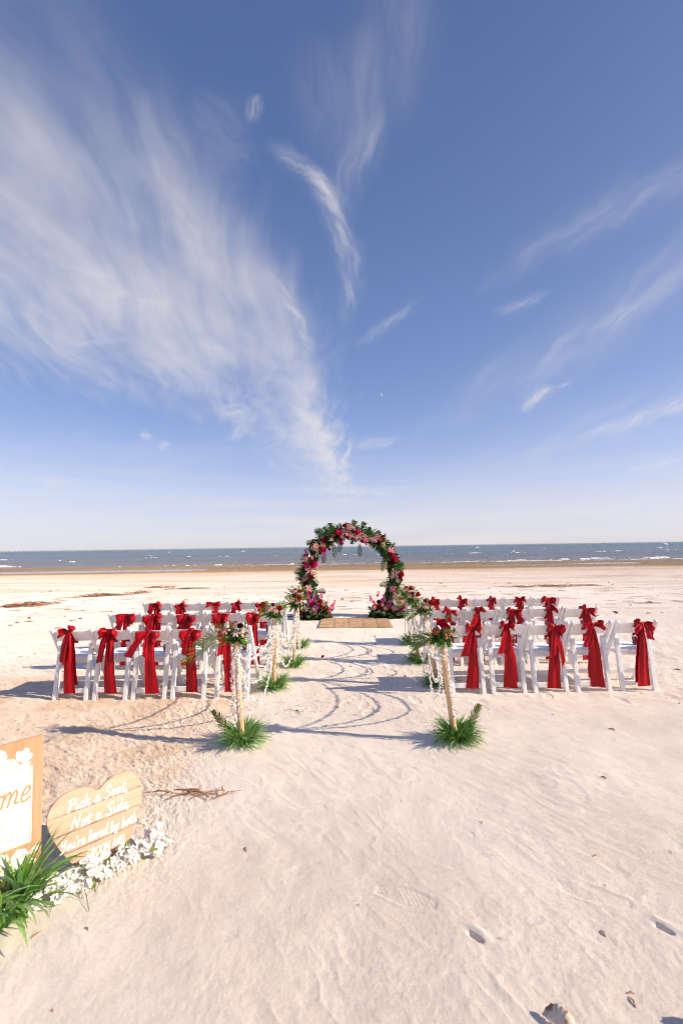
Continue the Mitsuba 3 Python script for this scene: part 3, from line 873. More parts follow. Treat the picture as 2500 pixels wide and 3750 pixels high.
BUCKET = bucket_shapes()
ROWNAME = ['near', 'middle', 'far']
NTH = {'left': ['outer end', 'second from outer end', 'middle', 'second from aisle', 'aisle end'], 'right': ['aisle end', 'second from aisle', 'middle', 'second from outer end', 'outer end']}
BOWLOOK = {('left', 0, 2): 'crimson satin sash with a tail flying left', ('left', 0, 3): 'crimson satin sash with wide short tail',
           ('right', 0, 2): 'crimson satin sash with a tail curling right', ('right', 0, 4): 'crimson satin sash with short tail blown sideways',
           ('left', 0, 0): 'crimson satin sash with one loop upright', ('right', 0, 0): 'crimson satin sash with two short tails',
           ('left', 2, 2): 'crimson satin sash with flat wide bow', ('left', 2, 4): 'crimson satin sash half behind a bouquet',
           ('left', 0, 4): 'crimson satin sash with bow behind a bouquet'}
for (side, r), (y, lst) in ROWS.items():
    for j, (x, yaw, off) in enumerate(lst):
        where = f'{NTH[side][j]}, {ROWNAME[r]} {side} row'
        M = mat4(o=(x, y, -.018 + .006 * math.sin(j * 2.3 + r)))
        a = math.radians(yaw)
        M[:2, :2] = [[math.cos(a), -math.sin(a)], [math.sin(a), math.cos(a)]]
        k = thing('folding_chair', f'white folding chair, {where}', 'folding chair', 'white folding chairs in rows')
        for (nm, i), sh in CHAIR.items():
            part(k, nm, sh, TW(M))
        s = thing('chair_sash', f"{BOWLOOK.get((side, r, j), 'crimson satin sash and bow')} on chair: {where}", 'sash', 'crimson sashes on the chairs')
        M2 = M @ mat4(o=(off, 0, 0))
        bow_off = .034 * (off / .198) ** 2
        M2 = M2 @ mat4(o=(0, bow_off, 0))
        for nm, m in sash_meshes(100 + j * 7 + r * 50 + (500 if side == 'right' else 0), SASH_SPEC[side, r, j]):
            part(s, nm, mikit.ply(m, 'mat_satin', smooth=True), TW(M2))
        b = thing('petal_bucket', f'small clear bucket of red petals on chair seat: {where}', 'bucket', 'petal buckets on the chair seats')
        bx = .118 if not (side == 'left' and j == 4 and r == 0) else .10
        M3 = M @ mat4(o=(bx + .01 * math.sin(j * 3.1 + r), .20 + .012 * math.cos(j * 1.7), .4665))
        for nm, sh in BUCKET.items():
            part(b + '__cup' if nm in ('rim', 'handle') else b, nm, sh, TW(M3))

# ------------------------------------------------------------------ flower and leaf prototypes (facing +z, radius 1)
def pet(L, W, cup, base=.0, ruff=.0, n=5, m=5, seed=0, tip=.5):
    """One petal from the origin along +x, curling up by cup."""
    u, w = np.linspace(0, 1, n), np.linspace(-1, 1, m)
    U, Wd = np.meshgrid(u, w, indexing='ij')
    prof = np.sin(np.clip(U * (1 - tip * .28) + .06, 0, 1) * math.pi) ** .6
    X = base + U * L * np.cos(cup * U)
    Z = U * L * np.sin(cup * U) + .18 * W * Wd ** 2 + ruff * np.sin(Wd * 5 + seed) * U
    return np.stack([X, Wd * W * prof, Z], -1).reshape(-1, 3), grid(n, m)


def rz(a):
    c, s = math.cos(a), math.sin(a)
    return np.array([[c, -s, 0], [s, c, 0], [0, 0, 1]])


def flower_mesh(kind, col, seed):
    rs = np.random.default_rng(seed)
    g = MB()
    col = np.array(col)
    if kind in ('rose', 'peony'):
        layers = [(5, .95, .62, .75, -.30), (5, .80, .55, 1.05, -.14), (5, .62, .46, 1.35, -.0), (4, .45, .36, 1.65, .08), (3, .30, .26, 1.9, .14)]
        if kind == 'peony':
            layers = [(7, .98, .50, .55, -.35), (8, .88, .42, .9, -.16), (8, .72, .36, 1.2, .02), (8, .56, .30, 1.5, .14), (6, .38, .24, 1.75, .22), (4, .22, .16, 1.9, .28)]
        for k, (n, L, W, cup, z) in enumerate(layers):
            for i in range(n):
                a = 2 * math.pi * (i + .5 * (k % 2)) / n + rs.normal(0, .12)
                v, f = pet(L * rs.uniform(.9, 1.1), W * rs.uniform(.9, 1.1), cup + rs.normal(0, .1), .04, .10 if kind == 'peony' else .03, 5, 5, rs.uniform(0, 6))
                g.add(v @ rz(a).T + [0, 0, z], f, col * rs.uniform(.82, 1.12) * (1 - .06 * k))
    elif kind == 'lily':
        for i in range(6):
            a = 2 * math.pi * i / 6 + rs.normal(0, .06)
            v, f = pet(1.15 if i % 2 else 1.2, .26 if i % 2 else .19, -.42, .04, .02, 8, 5, 0, 1.0)
            U = np.repeat(np.linspace(0, 1, 8), 5)
            v[:, 2] += .65 * U * (1 - .55 * U)
            Wd = np.abs(np.tile(np.linspace(-1, 1, 5), 8))
            cc = col[None] * (1 - .75 * Wd ** 2)[:, None] + np.array([.86, .80, .78]) * (.75 * Wd ** 2)[:, None]
            g.add(v @ rz(a).T, f, cc)
            b = a + .5
            v, f = tube([[0, 0, 0], [.18 * math.cos(b), .18 * math.sin(b), .42], [.33 * math.cos(b), .33 * math.sin(b), .62]], .022, 4)
            g.add(v, f, (.5, .42, .2))
            v, f = tube([[.27 * math.cos(b), .27 * math.sin(b), .62], [.41 * math.cos(b), .41 * math.sin(b), .63]], .045, 5)
            g.add(v, f, (.30, .07, .02))
    elif kind == 'orchid':
        for j in range(9):
            c = np.array([rs.normal(0, .18), -1.0 + .25 * j, .15 + rs.normal(0, .15)])
            R = frame_z([rs.normal(0, .6), rs.normal(0, .4), 1], rs.uniform(0, 6)) * (.40 - .018 * j)
            for i in range(5):
                v, f = pet(1.0, .42, .3, .02, .0, 4, 3, 0, .3)
                g.add(v @ (R @ rz(2 * math.pi * i / 5)).T + c, f, col * rs.uniform(.8, 1.25))
            v, f = pet(.5, .3, 1.1, 0, 0, 3, 3)
            g.add(v @ R.T + c, f, col * .5 + .2)
        v, f = tube([[0, -1.4, -.2], [.03, 0, 0], [0, 1.15, .1]], .03, 5)
        g.add(v, f, (.12, .17, .05))
    elif kind == 'calla':
        n, m = 9, 9
        U, Wd = np.meshgrid(np.linspace(0, 1, n), np.linspace(-1, 1, m), indexing='ij')
        W = .52 * np.sin(np.clip(U * .94 + .06, 0, 1) * math.pi) ** .8
        v = np.stack([Wd * W, -.9 + 1.9 * U, .32 * (1 - Wd ** 2) * (1 - U) - .35 * U * U], -1).reshape(-1, 3)
        g.add(v, grid(n, m), col)
        v, f = tube([[0, -.6, .12], [0, .25, .22]], .05, 6)
        g.add(v, f, (.75, .60, .18))
    elif kind == 'plume':
        for i in range(150):
            t = rs.random()
            p0 = np.array([0, -1 + 2 * t, 0.0])
            d = np.array([rs.normal(0, .22), .30, rs.normal(0, .22)]) * (1.1 - .5 * t)
            v, f = tube([p0, p0 + d * .6, p0 + d + [0, -.05, 0]], [.020, .014, .004], 3, False)
            g.add(v, f, col * rs.uniform(.8, 1.1))
        v, f = tube([[0, -1.5, 0], [0, .9, 0]], .018, 4)
        g.add(v, f, (.45, .33, .18))
    return g


def vc(tr):
    return {'type': 'principledthin', 'base_color': {'type': 'mesh_attribute', 'name': 'vertex_color'}, 'roughness': .55, 'diff_trans': tr, 'eta': 1.4}


scene['mat_flower'] = vc(.42)
PROTO = {}


def flower_ply(kind, col, variant):
    key = (kind, col, variant)
    if key not in PROTO:
        g = flower_mesh(kind, PETALS[col], hash_of(key))
        PROTO[key] = g.ply('mat_flower', smooth=True, color=True)
    return PROTO[key]


def hash_of(key):
    return sum((i + 3) * ord(c) for i, c in enumerate(''.join(map(str, key)))) % 100003


def leaf(L, W, bend=.3, fold=.25, n=4):
    u = np.linspace(0, 1, n + 1)
    w = W * np.sin(np.clip(u * .93 + .05, 0, 1) * math.pi) ** .8
    V = []
    for uu_, ww in zip(u, w):
        x, z = L * uu_ * math.cos(bend * uu_), -L * uu_ * math.sin(bend * uu_)
        V += [[x, -ww, z + fold * ww], [x, 0, z], [x, ww, z + fold * ww]]
    return np.array(V), grid(n + 1, 3)


GREENS = [(.020, .052, .012), (.030, .075, .018), (.045, .10, .022), (.018, .045, .016), (.065, .13, .03)]


def scatter_leaves(g, pts, outs, rs, L=(.05, .09), W=.26, cols=GREENS, bend=.5):
    for p, o in zip(pts, outs):
        l = rs.uniform(*L)
        v, f = leaf(l, l * W * rs.uniform(.8, 1.25), rs.uniform(-.1, bend * 2), .25, 3)
        x = unit(o + rs.normal(0, .55, 3))
        z = unit(np.cross(np.cross(x, [0, 0, 1.0] + rs.normal(0, .4, 3)), x))
        R = np.stack([x, np.cross(z, x), z], 1)
        g.add(v @ R.T + p, f, np.array(cols[rs.integers(len(cols))]) * rs.uniform(.75, 1.3))


def sprig(g, p, d, L, rs, nl=9, lw=.010, ll=.035, col=GREENS, up=.0):
    """Thin curved stem with paired leaves."""
    d = unit(d)
    pts = [p + d * L * t + np.array([0, 0, up]) * L * t * t for t in np.linspace(0, 1, 6)]
    v, f = tube(pts, np.linspace(.003, .0012, 6), 4, False)
    g.add(v, f, (.06, .09, .03))
    side = unit(np.cross(d, rs.normal(size=3)))
    for i in range(nl):
        t = .15 + .85 * i / nl
        q = p + d * L * t + np.array([0, 0, up]) * L * t * t
        for s in (-1, 1):
            x = unit(d * .6 + s * side + rs.normal(0, .25, 3))
            z = unit(np.cross(x, rs.normal(size=3)))
            v, f = leaf(ll * rs.uniform(.7, 1.1), lw * rs.uniform(.8, 1.2), .3, .2, 2)
            g.add(v @ np.stack([x, np.cross(z, x), z], 1).T + q, f, np.array(col[rs.integers(len(col))]) * rs.uniform(.8, 1.3))


def frond(g, p, d, L, rs, n=26, droop=.5, lw=.006, ll=.16, col=((.05, .10, .02), (.09, .15, .035)), plane=None, spread=.75):
    """Palm frond: a drooping rib with narrow leaflets on both sides."""
    d = unit(d)
    t = np.linspace(0, 1, 12)
    pts = p + np.outer(t, d) * L + np.outer(t * t, [0, 0, -droop * L])
    v, f = tube(pts, np.linspace(.0045, .0015, 12), 4, False)
    g.add(v, f, (.14, .17, .05))
    nrm = unit(np.cross(d, plane if plane is not None else [0, -1.0, .2]))
    for i in range(n):
        tt = .12 + .88 * i / n
        q = p + d * L * tt + np.array([0, 0, -droop * L]) * tt * tt
        tan = unit(d + np.array([0, 0, -2 * droop * tt]))
        for s in (-1, 1):
            a = tan * (.5 + .5 * tt) + s * nrm * spread + rs.normal(0, .08, 3)
            l = ll * math.sin(.35 + tt * 2.5) * rs.uniform(.85, 1.1)
            x = unit(a)
            z = unit(np.cross(x, np.cross([0, -1.0, .3], x)) + 1e-3)
            v, f = leaf(l, lw, rs.uniform(.2, .7), .3, 3)
            g.add(v @ np.stack([x, np.cross(z, x), z], 1).T + q, f, np.array(col[rs.integers(len(col))]) * rs.uniform(.8, 1.25))


def monstera(seed, split=5):
    """Split leaf, radius about 1, in the xy plane, tip along +y."""
    a = np.linspace(-math.pi, math.pi, 60)
    r = .95 * (1 - .18 * np.cos(a * 1.0)) * (1 - .55 * np.exp(-np.square((np.abs(a) - math.pi) / .25)))
    P = Polygon(np.column_stack([np.sin(a) * r * .92, np.cos(a) * r]))
    for i in range(split):
        for s in (-1, 1):
            y = -.55 + 1.2 * i / split
            P = P.difference(LineString([(s * .28, y), (s * .6, y + .16), (s * 1.2, y + .42)]).buffer(.055 + .01 * (i % 2)))
    P = max(getattr(P, 'geoms', [P]), key=lambda q: q.area).simplify(.02)
    m = trimesh.creation.triangulate_polygon(P, engine='earcut')
    v, f = np.asarray(m[0]), np.asarray(m[1])
    m = trimesh.Trimesh(np.column_stack([v, 0 * v[:, 0]]), f, process=True)
    m = m.subdivide()
    v = np.array(m.vertices)
    v[:, 2] = -.25 * v[:, 1] ** 2 * np.sign(v[:, 1]) - .22 * np.abs(v[:, 0]) ** 1.4 + .10 * np.abs(v[:, 0])
    return v, np.array(m.faces)


def grass_clump(seed, n=240, L=(.18, .34), W=.0065, spread=.13, lean=1.0, cols=None):
    """Tuft of long arching blades; the local origin is at the sand."""
    rs = np.random.default_rng(seed)
    cols = cols or [(.18, .38, .07), (.24, .46, .10), (.32, .52, .17), (.11, .26, .055), (.42, .58, .30), (.20, .40, .14)]
    g = MB()
    for i in range(n):
        a = rs.uniform(0, 2 * math.pi)
        r0 = spread * .55 * math.sqrt(rs.random())
        l = rs.uniform(*L)
        out = lean * rs.uniform(.25, 1.15) * (.35 + r0 / spread * 1.2)
        m = 8
        t = np.linspace(0, 1, m)
        d = np.array([math.cos(a + rs.normal(0, .4)), math.sin(a + rs.normal(0, .4))])
        th0 = .05 + .8 * out * rs.uniform(.3, 1)
        ang = th0 + (.7 + 1.6 * out) * t ** 1.3           # tilt from upright, drooping past level at the tip
        hor = np.r_[0, np.cumsum(np.sin((ang[1:] + ang[:-1]) / 2))] * l / (m - 1)
        z = np.r_[0, np.cumsum(np.cos((ang[1:] + ang[:-1]) / 2))] * l / (m - 1) - .015
        base = np.array([r0 * math.cos(a), r0 * math.sin(a)])
        c = np.column_stack([base[0] + d[0] * hor, base[1] + d[1] * hor, np.maximum(z, .004 + .01 * rs.random() - .03 * (t < .1))])
        sd = np.array([-d[1], d[0], 0]) * W * rs.uniform(.7, 1.3)
        w = np.interp(t, [0, .3, .75, 1], [.8, 1, .75, .05])[:, None]
        v = np.stack([c - sd * w, c + [0, 0, -.0015], c + sd * w], 1).reshape(-1, 3)
        g.add(v, grid(m, 3), np.array(cols[rs.integers(len(cols))]) * rs.uniform(.75, 1.25))
    return g


scene['mat_blade'] = {'type': 'principledthin', 'base_color': {'type': 'mesh_attribute', 'name': 'vertex_color'}, 'roughness': .30, 'diff_trans': .9, 'eta': 1.5}

# ------------------------------------------------------------------ aisle posts, bouquets, garlands, grass
PETAL_V = []
for k in range(6):
    v, f = pet(.014, .0085, .9, .001, .001, 3, 3, k)
    PETAL_V.append((v, f))


def strand(g, path, rs, step=.0125, size=1.0):
    """White silk petals threaded along path, two or three to each knot, on a thin cord."""
    path = np.asarray(path, float)
    seg = np.linalg.norm(np.diff(path, axis=0), axis=1)
    cum = np.r_[0, np.cumsum(seg)]
    v, f = tube(path, .0012, 4, False)
    g.add(v, f)
    s = 0.0
    while s < cum[-1]:
        p = np.array([np.interp(s, cum, path[:, k]) for k in range(3)])
        for j in range(3):
            v, f = PETAL_V[rs.integers(6)]
            R = frame_z(rs.normal(size=3), rs.uniform(0, 6)) * size * rs.uniform(.7, 1.15)
            g.add(v @ R.T + p, f)
        s += step * rs.uniform(.6, 1.5)


def sag(a, b, drop, n=22, wob=0.0, seed=0):
    t = np.linspace(0, 1, n)
    p = np.outer(1 - t, a) + np.outer(t, b)
    k = np.cosh((t - .5) * 3.2)
    p[:, 2] -= drop * (1 - (k - 1) / (math.cosh(1.6) - 1))
    p[:, 0] += wob * np.sin(t * math.pi)
    return p


ORD = ['nearest', 'second nearest', 'third nearest', 'farthest']
BLOOMS = {('left', 0): [('orchid', 'salmon'), ('rose', 'burgundy'), ('lily', 'salmon'), ('orchid', 'blush'), ('lily', 'blush')],
          ('right', 0): [('peony', 'crimson'), ('rose', 'red'), ('peony', 'salmon'), ('lily', 'salmon'), ('orchid', 'salmon')]}
BLOOM_SAY = {('left', 0): 'pale pink lilies and long palm fronds', ('right', 0): 'a big red bloom and orange flowers'}
for side in ('left', 'right'):
    sgn = -1 if side == 'left' else 1
    for i, (bx, by, tx, ty, tz) in enumerate(POSTS[side]):
        rs = np.random.default_rng(900 + i * 13 + (70 if sgn > 0 else 0))
        k = thing('bamboo_post', f'bamboo post in a grass tuft, {ORD[i]} on the {side} of the aisle', 'post', 'bamboo posts along the aisle')
        b, t = np.array([bx, by, -.06]), np.array([tx, ty, tz])
        ax = t - b
        pts, rad = [], []
        for q in np.linspace(0, 1, 31):
            pts.append(b + ax * q)
            rad.append(.027 - .003 * q)
        part(k, 'pole', mikit.ply(tube(pts, rad, 14), 'mat_bamboo', smooth=40))
        for q in np.arange(.16 + .05 * rs.random(), .98, .27):
            part(k + '__pole', 'node', mikit.ply(tube([b + ax * (q + e) for e in (-.007, -.003, .003, .007)], [.025, .0292, .0292, .025], 14, False), 'mat_bamboo', smooth=True))
        # bouquet in the open end of the post
        say = BLOOM_SAY.get((side, i), 'red and pink blooms')
        k = thing('post_bouquet', f'tropical bouquet with {say} on the {ORD[i]} {side} post', 'bouquet', 'bouquets on the aisle posts')
        g = MB()
        n = 150
        dirs = np.column_stack([rs.normal(0, .75, n), rs.normal(0, .55, n), np.abs(rs.normal(.7, .5, n)) + .1])
        dirs /= np.linalg.norm(dirs, axis=1, keepdims=True)
        scatter_leaves(g, t + dirs * rs.uniform(.01, .062, n)[:, None] + [0, 0, .0], dirs, rs, (.055, .10), .17, [(.08, .18, .04), (.14, .26, .06), (.22, .33, .09), (.06, .13, .04)], .35)
        for q in range(5):
            sprig(g, t + [0, 0, .03], [rs.normal(0, .7), rs.normal(0, .5), rs.uniform(.4, 1)], rs.uniform(.15, .22), rs, 7, .009, .04, [(.07, .15, .03), (.16, .24, .07)])
        v, f = tube([t + [0, 0, -.05], t + [0, 0, .02], t + [0, 0, .06]], [.014, .020, .028], 8)
        g.add(v, f, (.06, .10, .03))
        part(k, 'foliage', g.ply('mat_leaf', color=True))
        fr = [(-1.0, .15, .30, .50), (-.8, -.5, .10, .55)] if (side, i) == ('left', 0) else [(-1.0, -.25, .30, .34), (-.9, .2, .1, .30)] if (side, i) == ('right', 0) else [(-.7, -.4, .6, .22), (.5, .3, 1.0, .26)] if side == 'left' else [(-.9, -.5, .25, .30), (-.6, .3, .8, .22)]
        for (dx, dy, dz, L) in fr:
            g = MB()
            frond(g, t + [0, 0, .03], [dx, dy, dz], L * .78, rs, 14, .45, .0036, .16, ((.10, .18, .03), (.18, .25, .06)), spread=.42)
            part(k, 'palm_frond', g.ply('mat_leaf', color=True))
        bl = BLOOMS.get((side, i)) or [('rose', 'crimson'), ('peony', 'red'), ('lily', 'salmon'), ('orchid', 'blush'), ('lily', 'lily_pink')]
        sp_ = [(-.01, -.05, .15), (.055, -.04, .125), (-.06, -.055, .10), (.075, -.05, .07), (.02, -.075, .085)]
        for q, (kd, cl) in enumerate(bl):
            o = t + np.array(sp_[q]) + rs.normal(0, .008, 3)
            R = frame_z([o[0] - t[0] + rs.normal(0, .1), -.5, .5], rs.uniform(0, 6))
            r = {'peony': .042, 'rose': .034, 'lily': .038, 'orchid': .042}[kd] * .92 * (1.25 if (side, i, q) == ('right', 0, 0) else 1)
            part(k, {'orchid': 'flower_spray'}.get(kd, kd), flower_ply(kd, cl, q % 2), TW(mat4(*(R * r).T, o=o)))
        # strands hanging down the post
        k = thing('petal_strands', f'white petal strands hanging down the {ORD[i]} {side} post', 'garland', 'petal strands on the posts')
        ns = 4 if i == 0 else 6
        for q in range(ns):
            a = rs.uniform(-2.7, .3) if i == 0 else rs.uniform(0, 6.28)
            top = t + np.array([.030 * math.cos(a), .030 * math.sin(a), -.06])
            Ln = rs.uniform(.52, .68) if q < 3 else rs.uniform(.3, .6)
            m = 14
            tt = np.linspace(0, 1, m)
            o = .018 + .02 * rs.random() + (.03 * rs.random() if i else 0)
            p = np.column_stack([top[0] + o * math.cos(a) * tt + .004 * np.sin(tt * 6 + q), top[1] + o * math.sin(a) * tt, top[2] - Ln * tt])
            p[:, :2] += np.outer(tt * Ln / max(tz, .1), (b - t)[:2]) * .6
            g = MB()
            strand(g, p, rs, .0145)
            part(k, 'strand', g.ply('mat_petal_white'))
        g = MB()
        for q in range(2):
            hx = np.linspace(0, 6.28 * 1.2, 16)
            strand(g, np.column_stack([t[0] + .030 * np.cos(hx + q), t[1] + .030 * np.sin(hx + q), t[2] - .055 - .035 * q - .01 * hx]), rs, .011)
        part(k, 'coil', g.ply('mat_petal_white'), label='coil of white petals wound round the post top')
        # grass
        kk = 'dark green' if side == 'right' else 'bright green'
        k = thing('grass_tuft', f'{kk} artificial grass tuft around the {ORD[i]} {side} post', 'grass tuft', 'grass tufts at the post feet')
        cols = None if side == 'left' else [(.10, .26, .05), (.15, .33, .07), (.22, .41, .10), (.07, .18, .04), (.30, .48, .18)]
        g = grass_clump(1000 + i + (50 if sgn > 0 else 0), 430 if i < 2 else 300, (.12, .265) if i == 0 else (.11, .25), .0058, .13, .9, cols)
        part(k, 'blades', g.ply('mat_blade', color=True), TW(mat4(o=(bx + .01, by - .02, .0))), kind='stuff')
        if i == 0:
            g = MB()
            frond(g, np.array([bx + sgn * .10, by - .02, .08]), [sgn * .75, .1, 1.0] if sgn < 0 else [.45, 0, 1.0], .26, rs, 20, .12, .004, .07, ((.13, .17, .03), (.19, .22, .05)), spread=.5)
            part(k, 'fern_frond', g.ply('mat_leaf', color=True), label='yellow green fern frond')
    for i in range(3):
        rs = np.random.default_rng(700 + i + (30 if sgn > 0 else 0))
        a, b = np.array(POSTS[side][i][2:]) + [0, .02, -.075], np.array(POSTS[side][i + 1][2:]) + [0, -.02, -.075]
        k = thing('petal_garland', f'white petal garland swagged between the {ORD[i]} and {ORD[i + 1]} {side} posts', 'garland', 'petal garlands between the posts')
        for q, drop in enumerate((.21, .41, .58) if i == 0 else (.20, .38, .54, .30)[:3 + (i > 0)]):
            g = MB()
            strand(g, sag(a + [.006 * q, 0, -.02 * q], b + [.006 * q, 0, -.02 * q], drop + rs.uniform(-.02, .02), 26, rs.uniform(-.02, .03) * -sgn), rs, .0125, 1.05)
            part(k, 'swag', g.ply('mat_petal_white'))

# ------------------------------------------------------------------ flower arch
ARCH_FLOWERS = '''0.07,2.10,rose,crimson,0.044|0.17,2.04,peony,blush,0.090|-0.07,1.95,rose,hot_pink,0.076|-0.17,1.89,rose,orange,0.044|-0.10,1.86,rose,burgundy,0.050|-0.00,1.84,peony,blush,0.068|-0.24,1.79,rose,cream,0.044|-0.42,1.78,peony,crimson,0.060|0.11,1.87,rose,red,0.044|0.21,1.89,lily,lily_pink,0.064|0.36,1.95,peony,hot_pink,0.064|0.08,1.96,lily,lily_pink,0.072|0.32,1.82,peony,blush,0.076|0.23,1.97,rose,burgundy,0.056|0.43,1.87,lily,lily_pink,0.070|0.51,1.89,rose,cream,0.052|0.46,1.74,rose,red,0.044|0.54,1.79,lily,hot_pink,0.060|0.53,1.71,orchid,magenta,0.044|0.66,1.78,rose,blush,0.044|0.76,1.79,lily,lily_pink,0.072|0.84,1.84,orchid,hot_pink,0.050|0.94,1.77,rose,orange,0.044|0.94,1.64,rose,cream,0.048|0.83,1.69,rose,burgundy,0.052|-0.01,1.70,rose,magenta,0.044|-0.03,1.77,rose,red,0.040|-0.44,1.65,rose,blush,0.064|-0.44,1.56,peony,hot_pink,0.068|-0.41,1.47,orchid,magenta,0.044|-0.62,1.62,peony,blush,0.080|-0.29,1.56,rose,crimson,0.030|-0.66,1.72,orchid,burgundy,0.056|-0.82,1.50,orchid,magenta,0.050|-0.78,1.47,calla,white,0.080|-0.83,1.34,rose,blush,0.060|-0.69,1.39,rose,blush,0.040|-0.79,1.43,rose,crimson,0.036|-0.82,1.20,peony,hot_pink,0.060|-0.69,1.27,peony,crimson,0.056|-0.65,1.21,peony,hot_pink,0.064|-0.58,1.24,orchid,magenta,0.052|-0.73,1.10,lily,lily_pink,0.084|-0.65,1.04,lily,salmon,0.052|-0.77,0.99,lily,lily_pink,0.072|-0.73,0.93,rose,crimson,0.052|-0.86,0.89,rose,blush,0.052|-0.83,0.81,rose,burgundy,0.048|-0.76,0.68,lily,lily_pink,0.072|-0.93,0.81,rose,blush,0.040|-0.77,0.59,rose,crimson,0.052|-0.84,0.49,rose,burgundy,0.048|1.12,1.51,lily,hot_pink,0.060|1.10,1.43,rose,crimson,0.056|1.20,1.33,peony,hot_pink,0.068|1.14,1.37,orchid,crimson,0.040|1.25,1.14,orchid,crimson,0.036|1.20,1.00,lily,lily_pink,0.076|1.32,0.98,rose,red,0.060|1.25,0.84,rose,cream,0.048|1.31,0.89,rose,crimson,0.040|1.13,0.65,lily,hot_pink,0.060|1.20,0.61,rose,crimson,0.060|1.14,1.25,rose,burgundy,0.060|0.98,1.86,orchid,burgundy,0.044'''
LEFT_FLOWERS = '''-0.76,0.55,orchid,magenta,0.051|-0.61,0.46,orchid,magenta,0.059|-0.48,0.54,orchid,magenta,0.055|-0.50,0.40,rose,red,0.051|-0.56,0.32,orchid,magenta,0.059|-0.44,0.27,rose,orange,0.055|-0.65,0.23,peony,blush,0.079|-0.69,0.34,rose,red,0.051|-0.75,0.36,rose,blush,0.047|-0.90,0.34,peony,magenta,0.055|-0.97,0.33,rose,crimson,0.039|-0.91,0.20,rose,red,0.051|-0.72,0.19,rose,red,0.043|-0.43,0.34,rose,blush,0.043|-0.29,0.23,orchid,hot_pink,0.059|-0.20,0.36,orchid,hot_pink,0.055|-0.34,0.41,orchid,blush,0.043|-0.92,0.46,rose,blush,0.055|-0.81,0.25,lily,cream,0.047|-0.73,0.45,orchid,magenta,0.051'''
RIGHT_FLOWERS = '''0.62,0.46,orchid,magenta,0.043|0.79,0.55,orchid,hot_pink,0.039|0.91,0.44,orchid,magenta,0.059|0.80,0.38,rose,burgundy,0.043|0.70,0.36,orchid,hot_pink,0.049|0.69,0.26,peony,blush,0.051|0.82,0.27,rose,red,0.047|0.95,0.24,rose,cream,0.051|1.04,0.34,orchid,magenta,0.055|1.08,0.20,peony,red,0.055|1.17,0.40,lily,blush,0.051|1.17,0.51,orchid,magenta,0.051|1.28,0.43,rose,red,0.039|1.25,0.37,peony,blush,0.059|1.28,0.25,peony,magenta,0.067|1.36,0.27,rose,red,0.043|1.38,0.45,orchid,hot_pink,0.051|0.90,0.14,rose,blush,0.039|1.14,0.24,lily,blush,0.051|1.00,0.29,rose,salmon,0.039|1.20,0.19,rose,crimson,0.035|0.87,0.31,rose,blush,0.035'''


def arch_pt(phi, r=ARCH_R):
    """Point of the hoop, phi from its top, growing to the right."""
    return np.array([ARCH_X + r * math.sin(phi), ARCH_Y, ARCH_Z + r * math.cos(phi)])


arch = thing('flower_arch', 'round arch covered in tropical leaves and pink, red and blush flowers facing the aisle', 'flower arch')
hoop = [arch_pt(p) for p in np.linspace(-2.75, 2.75, 70)]
part(arch, 'hoop', mikit.ply(tube(hoop, .018, 8), 'mat_wire', smooth=True))
rs = np.random.default_rng(77)
g = MB()
n = 6200
phis = rs.uniform(-2.55, 2.55, n)
pts, outs = [], []
for p in phis:
    c = arch_pt(p)
    er, ey = np.array([math.sin(p), 0, math.cos(p)]), np.array([0, -1.0, 0])
    th = rs.uniform(0, 6.28)
    rad = (.078 + .11 * meshkit.fbm(np.array([[p * 3.1, 4.0 + math.cos(th), math.sin(th)]]), 3, 17)[0]) * (1.1 - .25 * abs(p) / 2.5)
    o = math.cos(th) * er + math.sin(th) * ey
    pts.append(c + o * rad * math.sqrt(.15 + .85 * rs.random()))
    outs.append(o + .5 * rs.normal(size=3) + [0, 0, -.15])
scatter_leaves(g, pts, outs, rs, (.045, .105), .24, [(.034, .085, .022), (.06, .13, .032), (.09, .19, .045), (.024, .06, .02), (.17, .26, .08)])
part(arch, 'foliage', g.ply('mat_dark_leaf', color=True), kind='stuff')
for i in range(54):
    p = rs.uniform(-2.1, 2.1)
    inner = rs.random() < .35
    c = arch_pt(p, ARCH_R + (-.09 if inner else .10))
    er = np.array([math.sin(p), 0, math.cos(p)]) * (-1 if inner else 1)
    tg = np.array([math.cos(p), 0, -math.sin(p)]) * rs.choice([-1, 1])
    g = MB()
    sprig(g, c + [0, -.05, 0], er * .8 + tg * rs.uniform(.2, 1) + [0, rs.uniform(-.5, .2), rs.uniform(-.3, .2)], rs.uniform(.10, .19), rs, 8, .0085, .034,
          [(.03, .07, .018), (.05, .11, .025), (.10, .17, .06)] if rs.random() < .6 else [(.11, .16, .08), (.15, .20, .10)], -.03)
    part(arch, 'sprig', g.ply('mat_dark_leaf', color=True))
for (x, z, dx, dz, L) in [(-.42, 1.98, -1, .35, .22), (-.60, 1.72, -1, .25, .22), (-.02, 1.76, -.25, -1, .22), (.40, 1.70, .05, -1, .26), (-.40, 1.50, -.15, -1, .20), (-.18, 1.70, .05, -1, .26), (-.86, 1.12, -1, -.1, .24),
                          (-.88, 1.06, -.9, -.6, .22), (1.12, .74, -1, .25, .30), (.98, 1.40, -.3, -1, .30), (.25, 2.06, .3, 1, .22), (.47, 2.03, .3, 1, .20), (-.62, .60, .9, .3, .26), (1.38, .62, .9, .4, .28)]:
    g = MB()
    frond(g, np.array([x, ARCH_Y - .12, z]), [dx, -.35, dz], L, rs, 13, .28, .0065, .10, ((.03, .07, .02), (.055, .11, .03), (.09, .15, .05)))
    part(arch, 'palm_frond', g.ply('mat_dark_leaf', color=True))
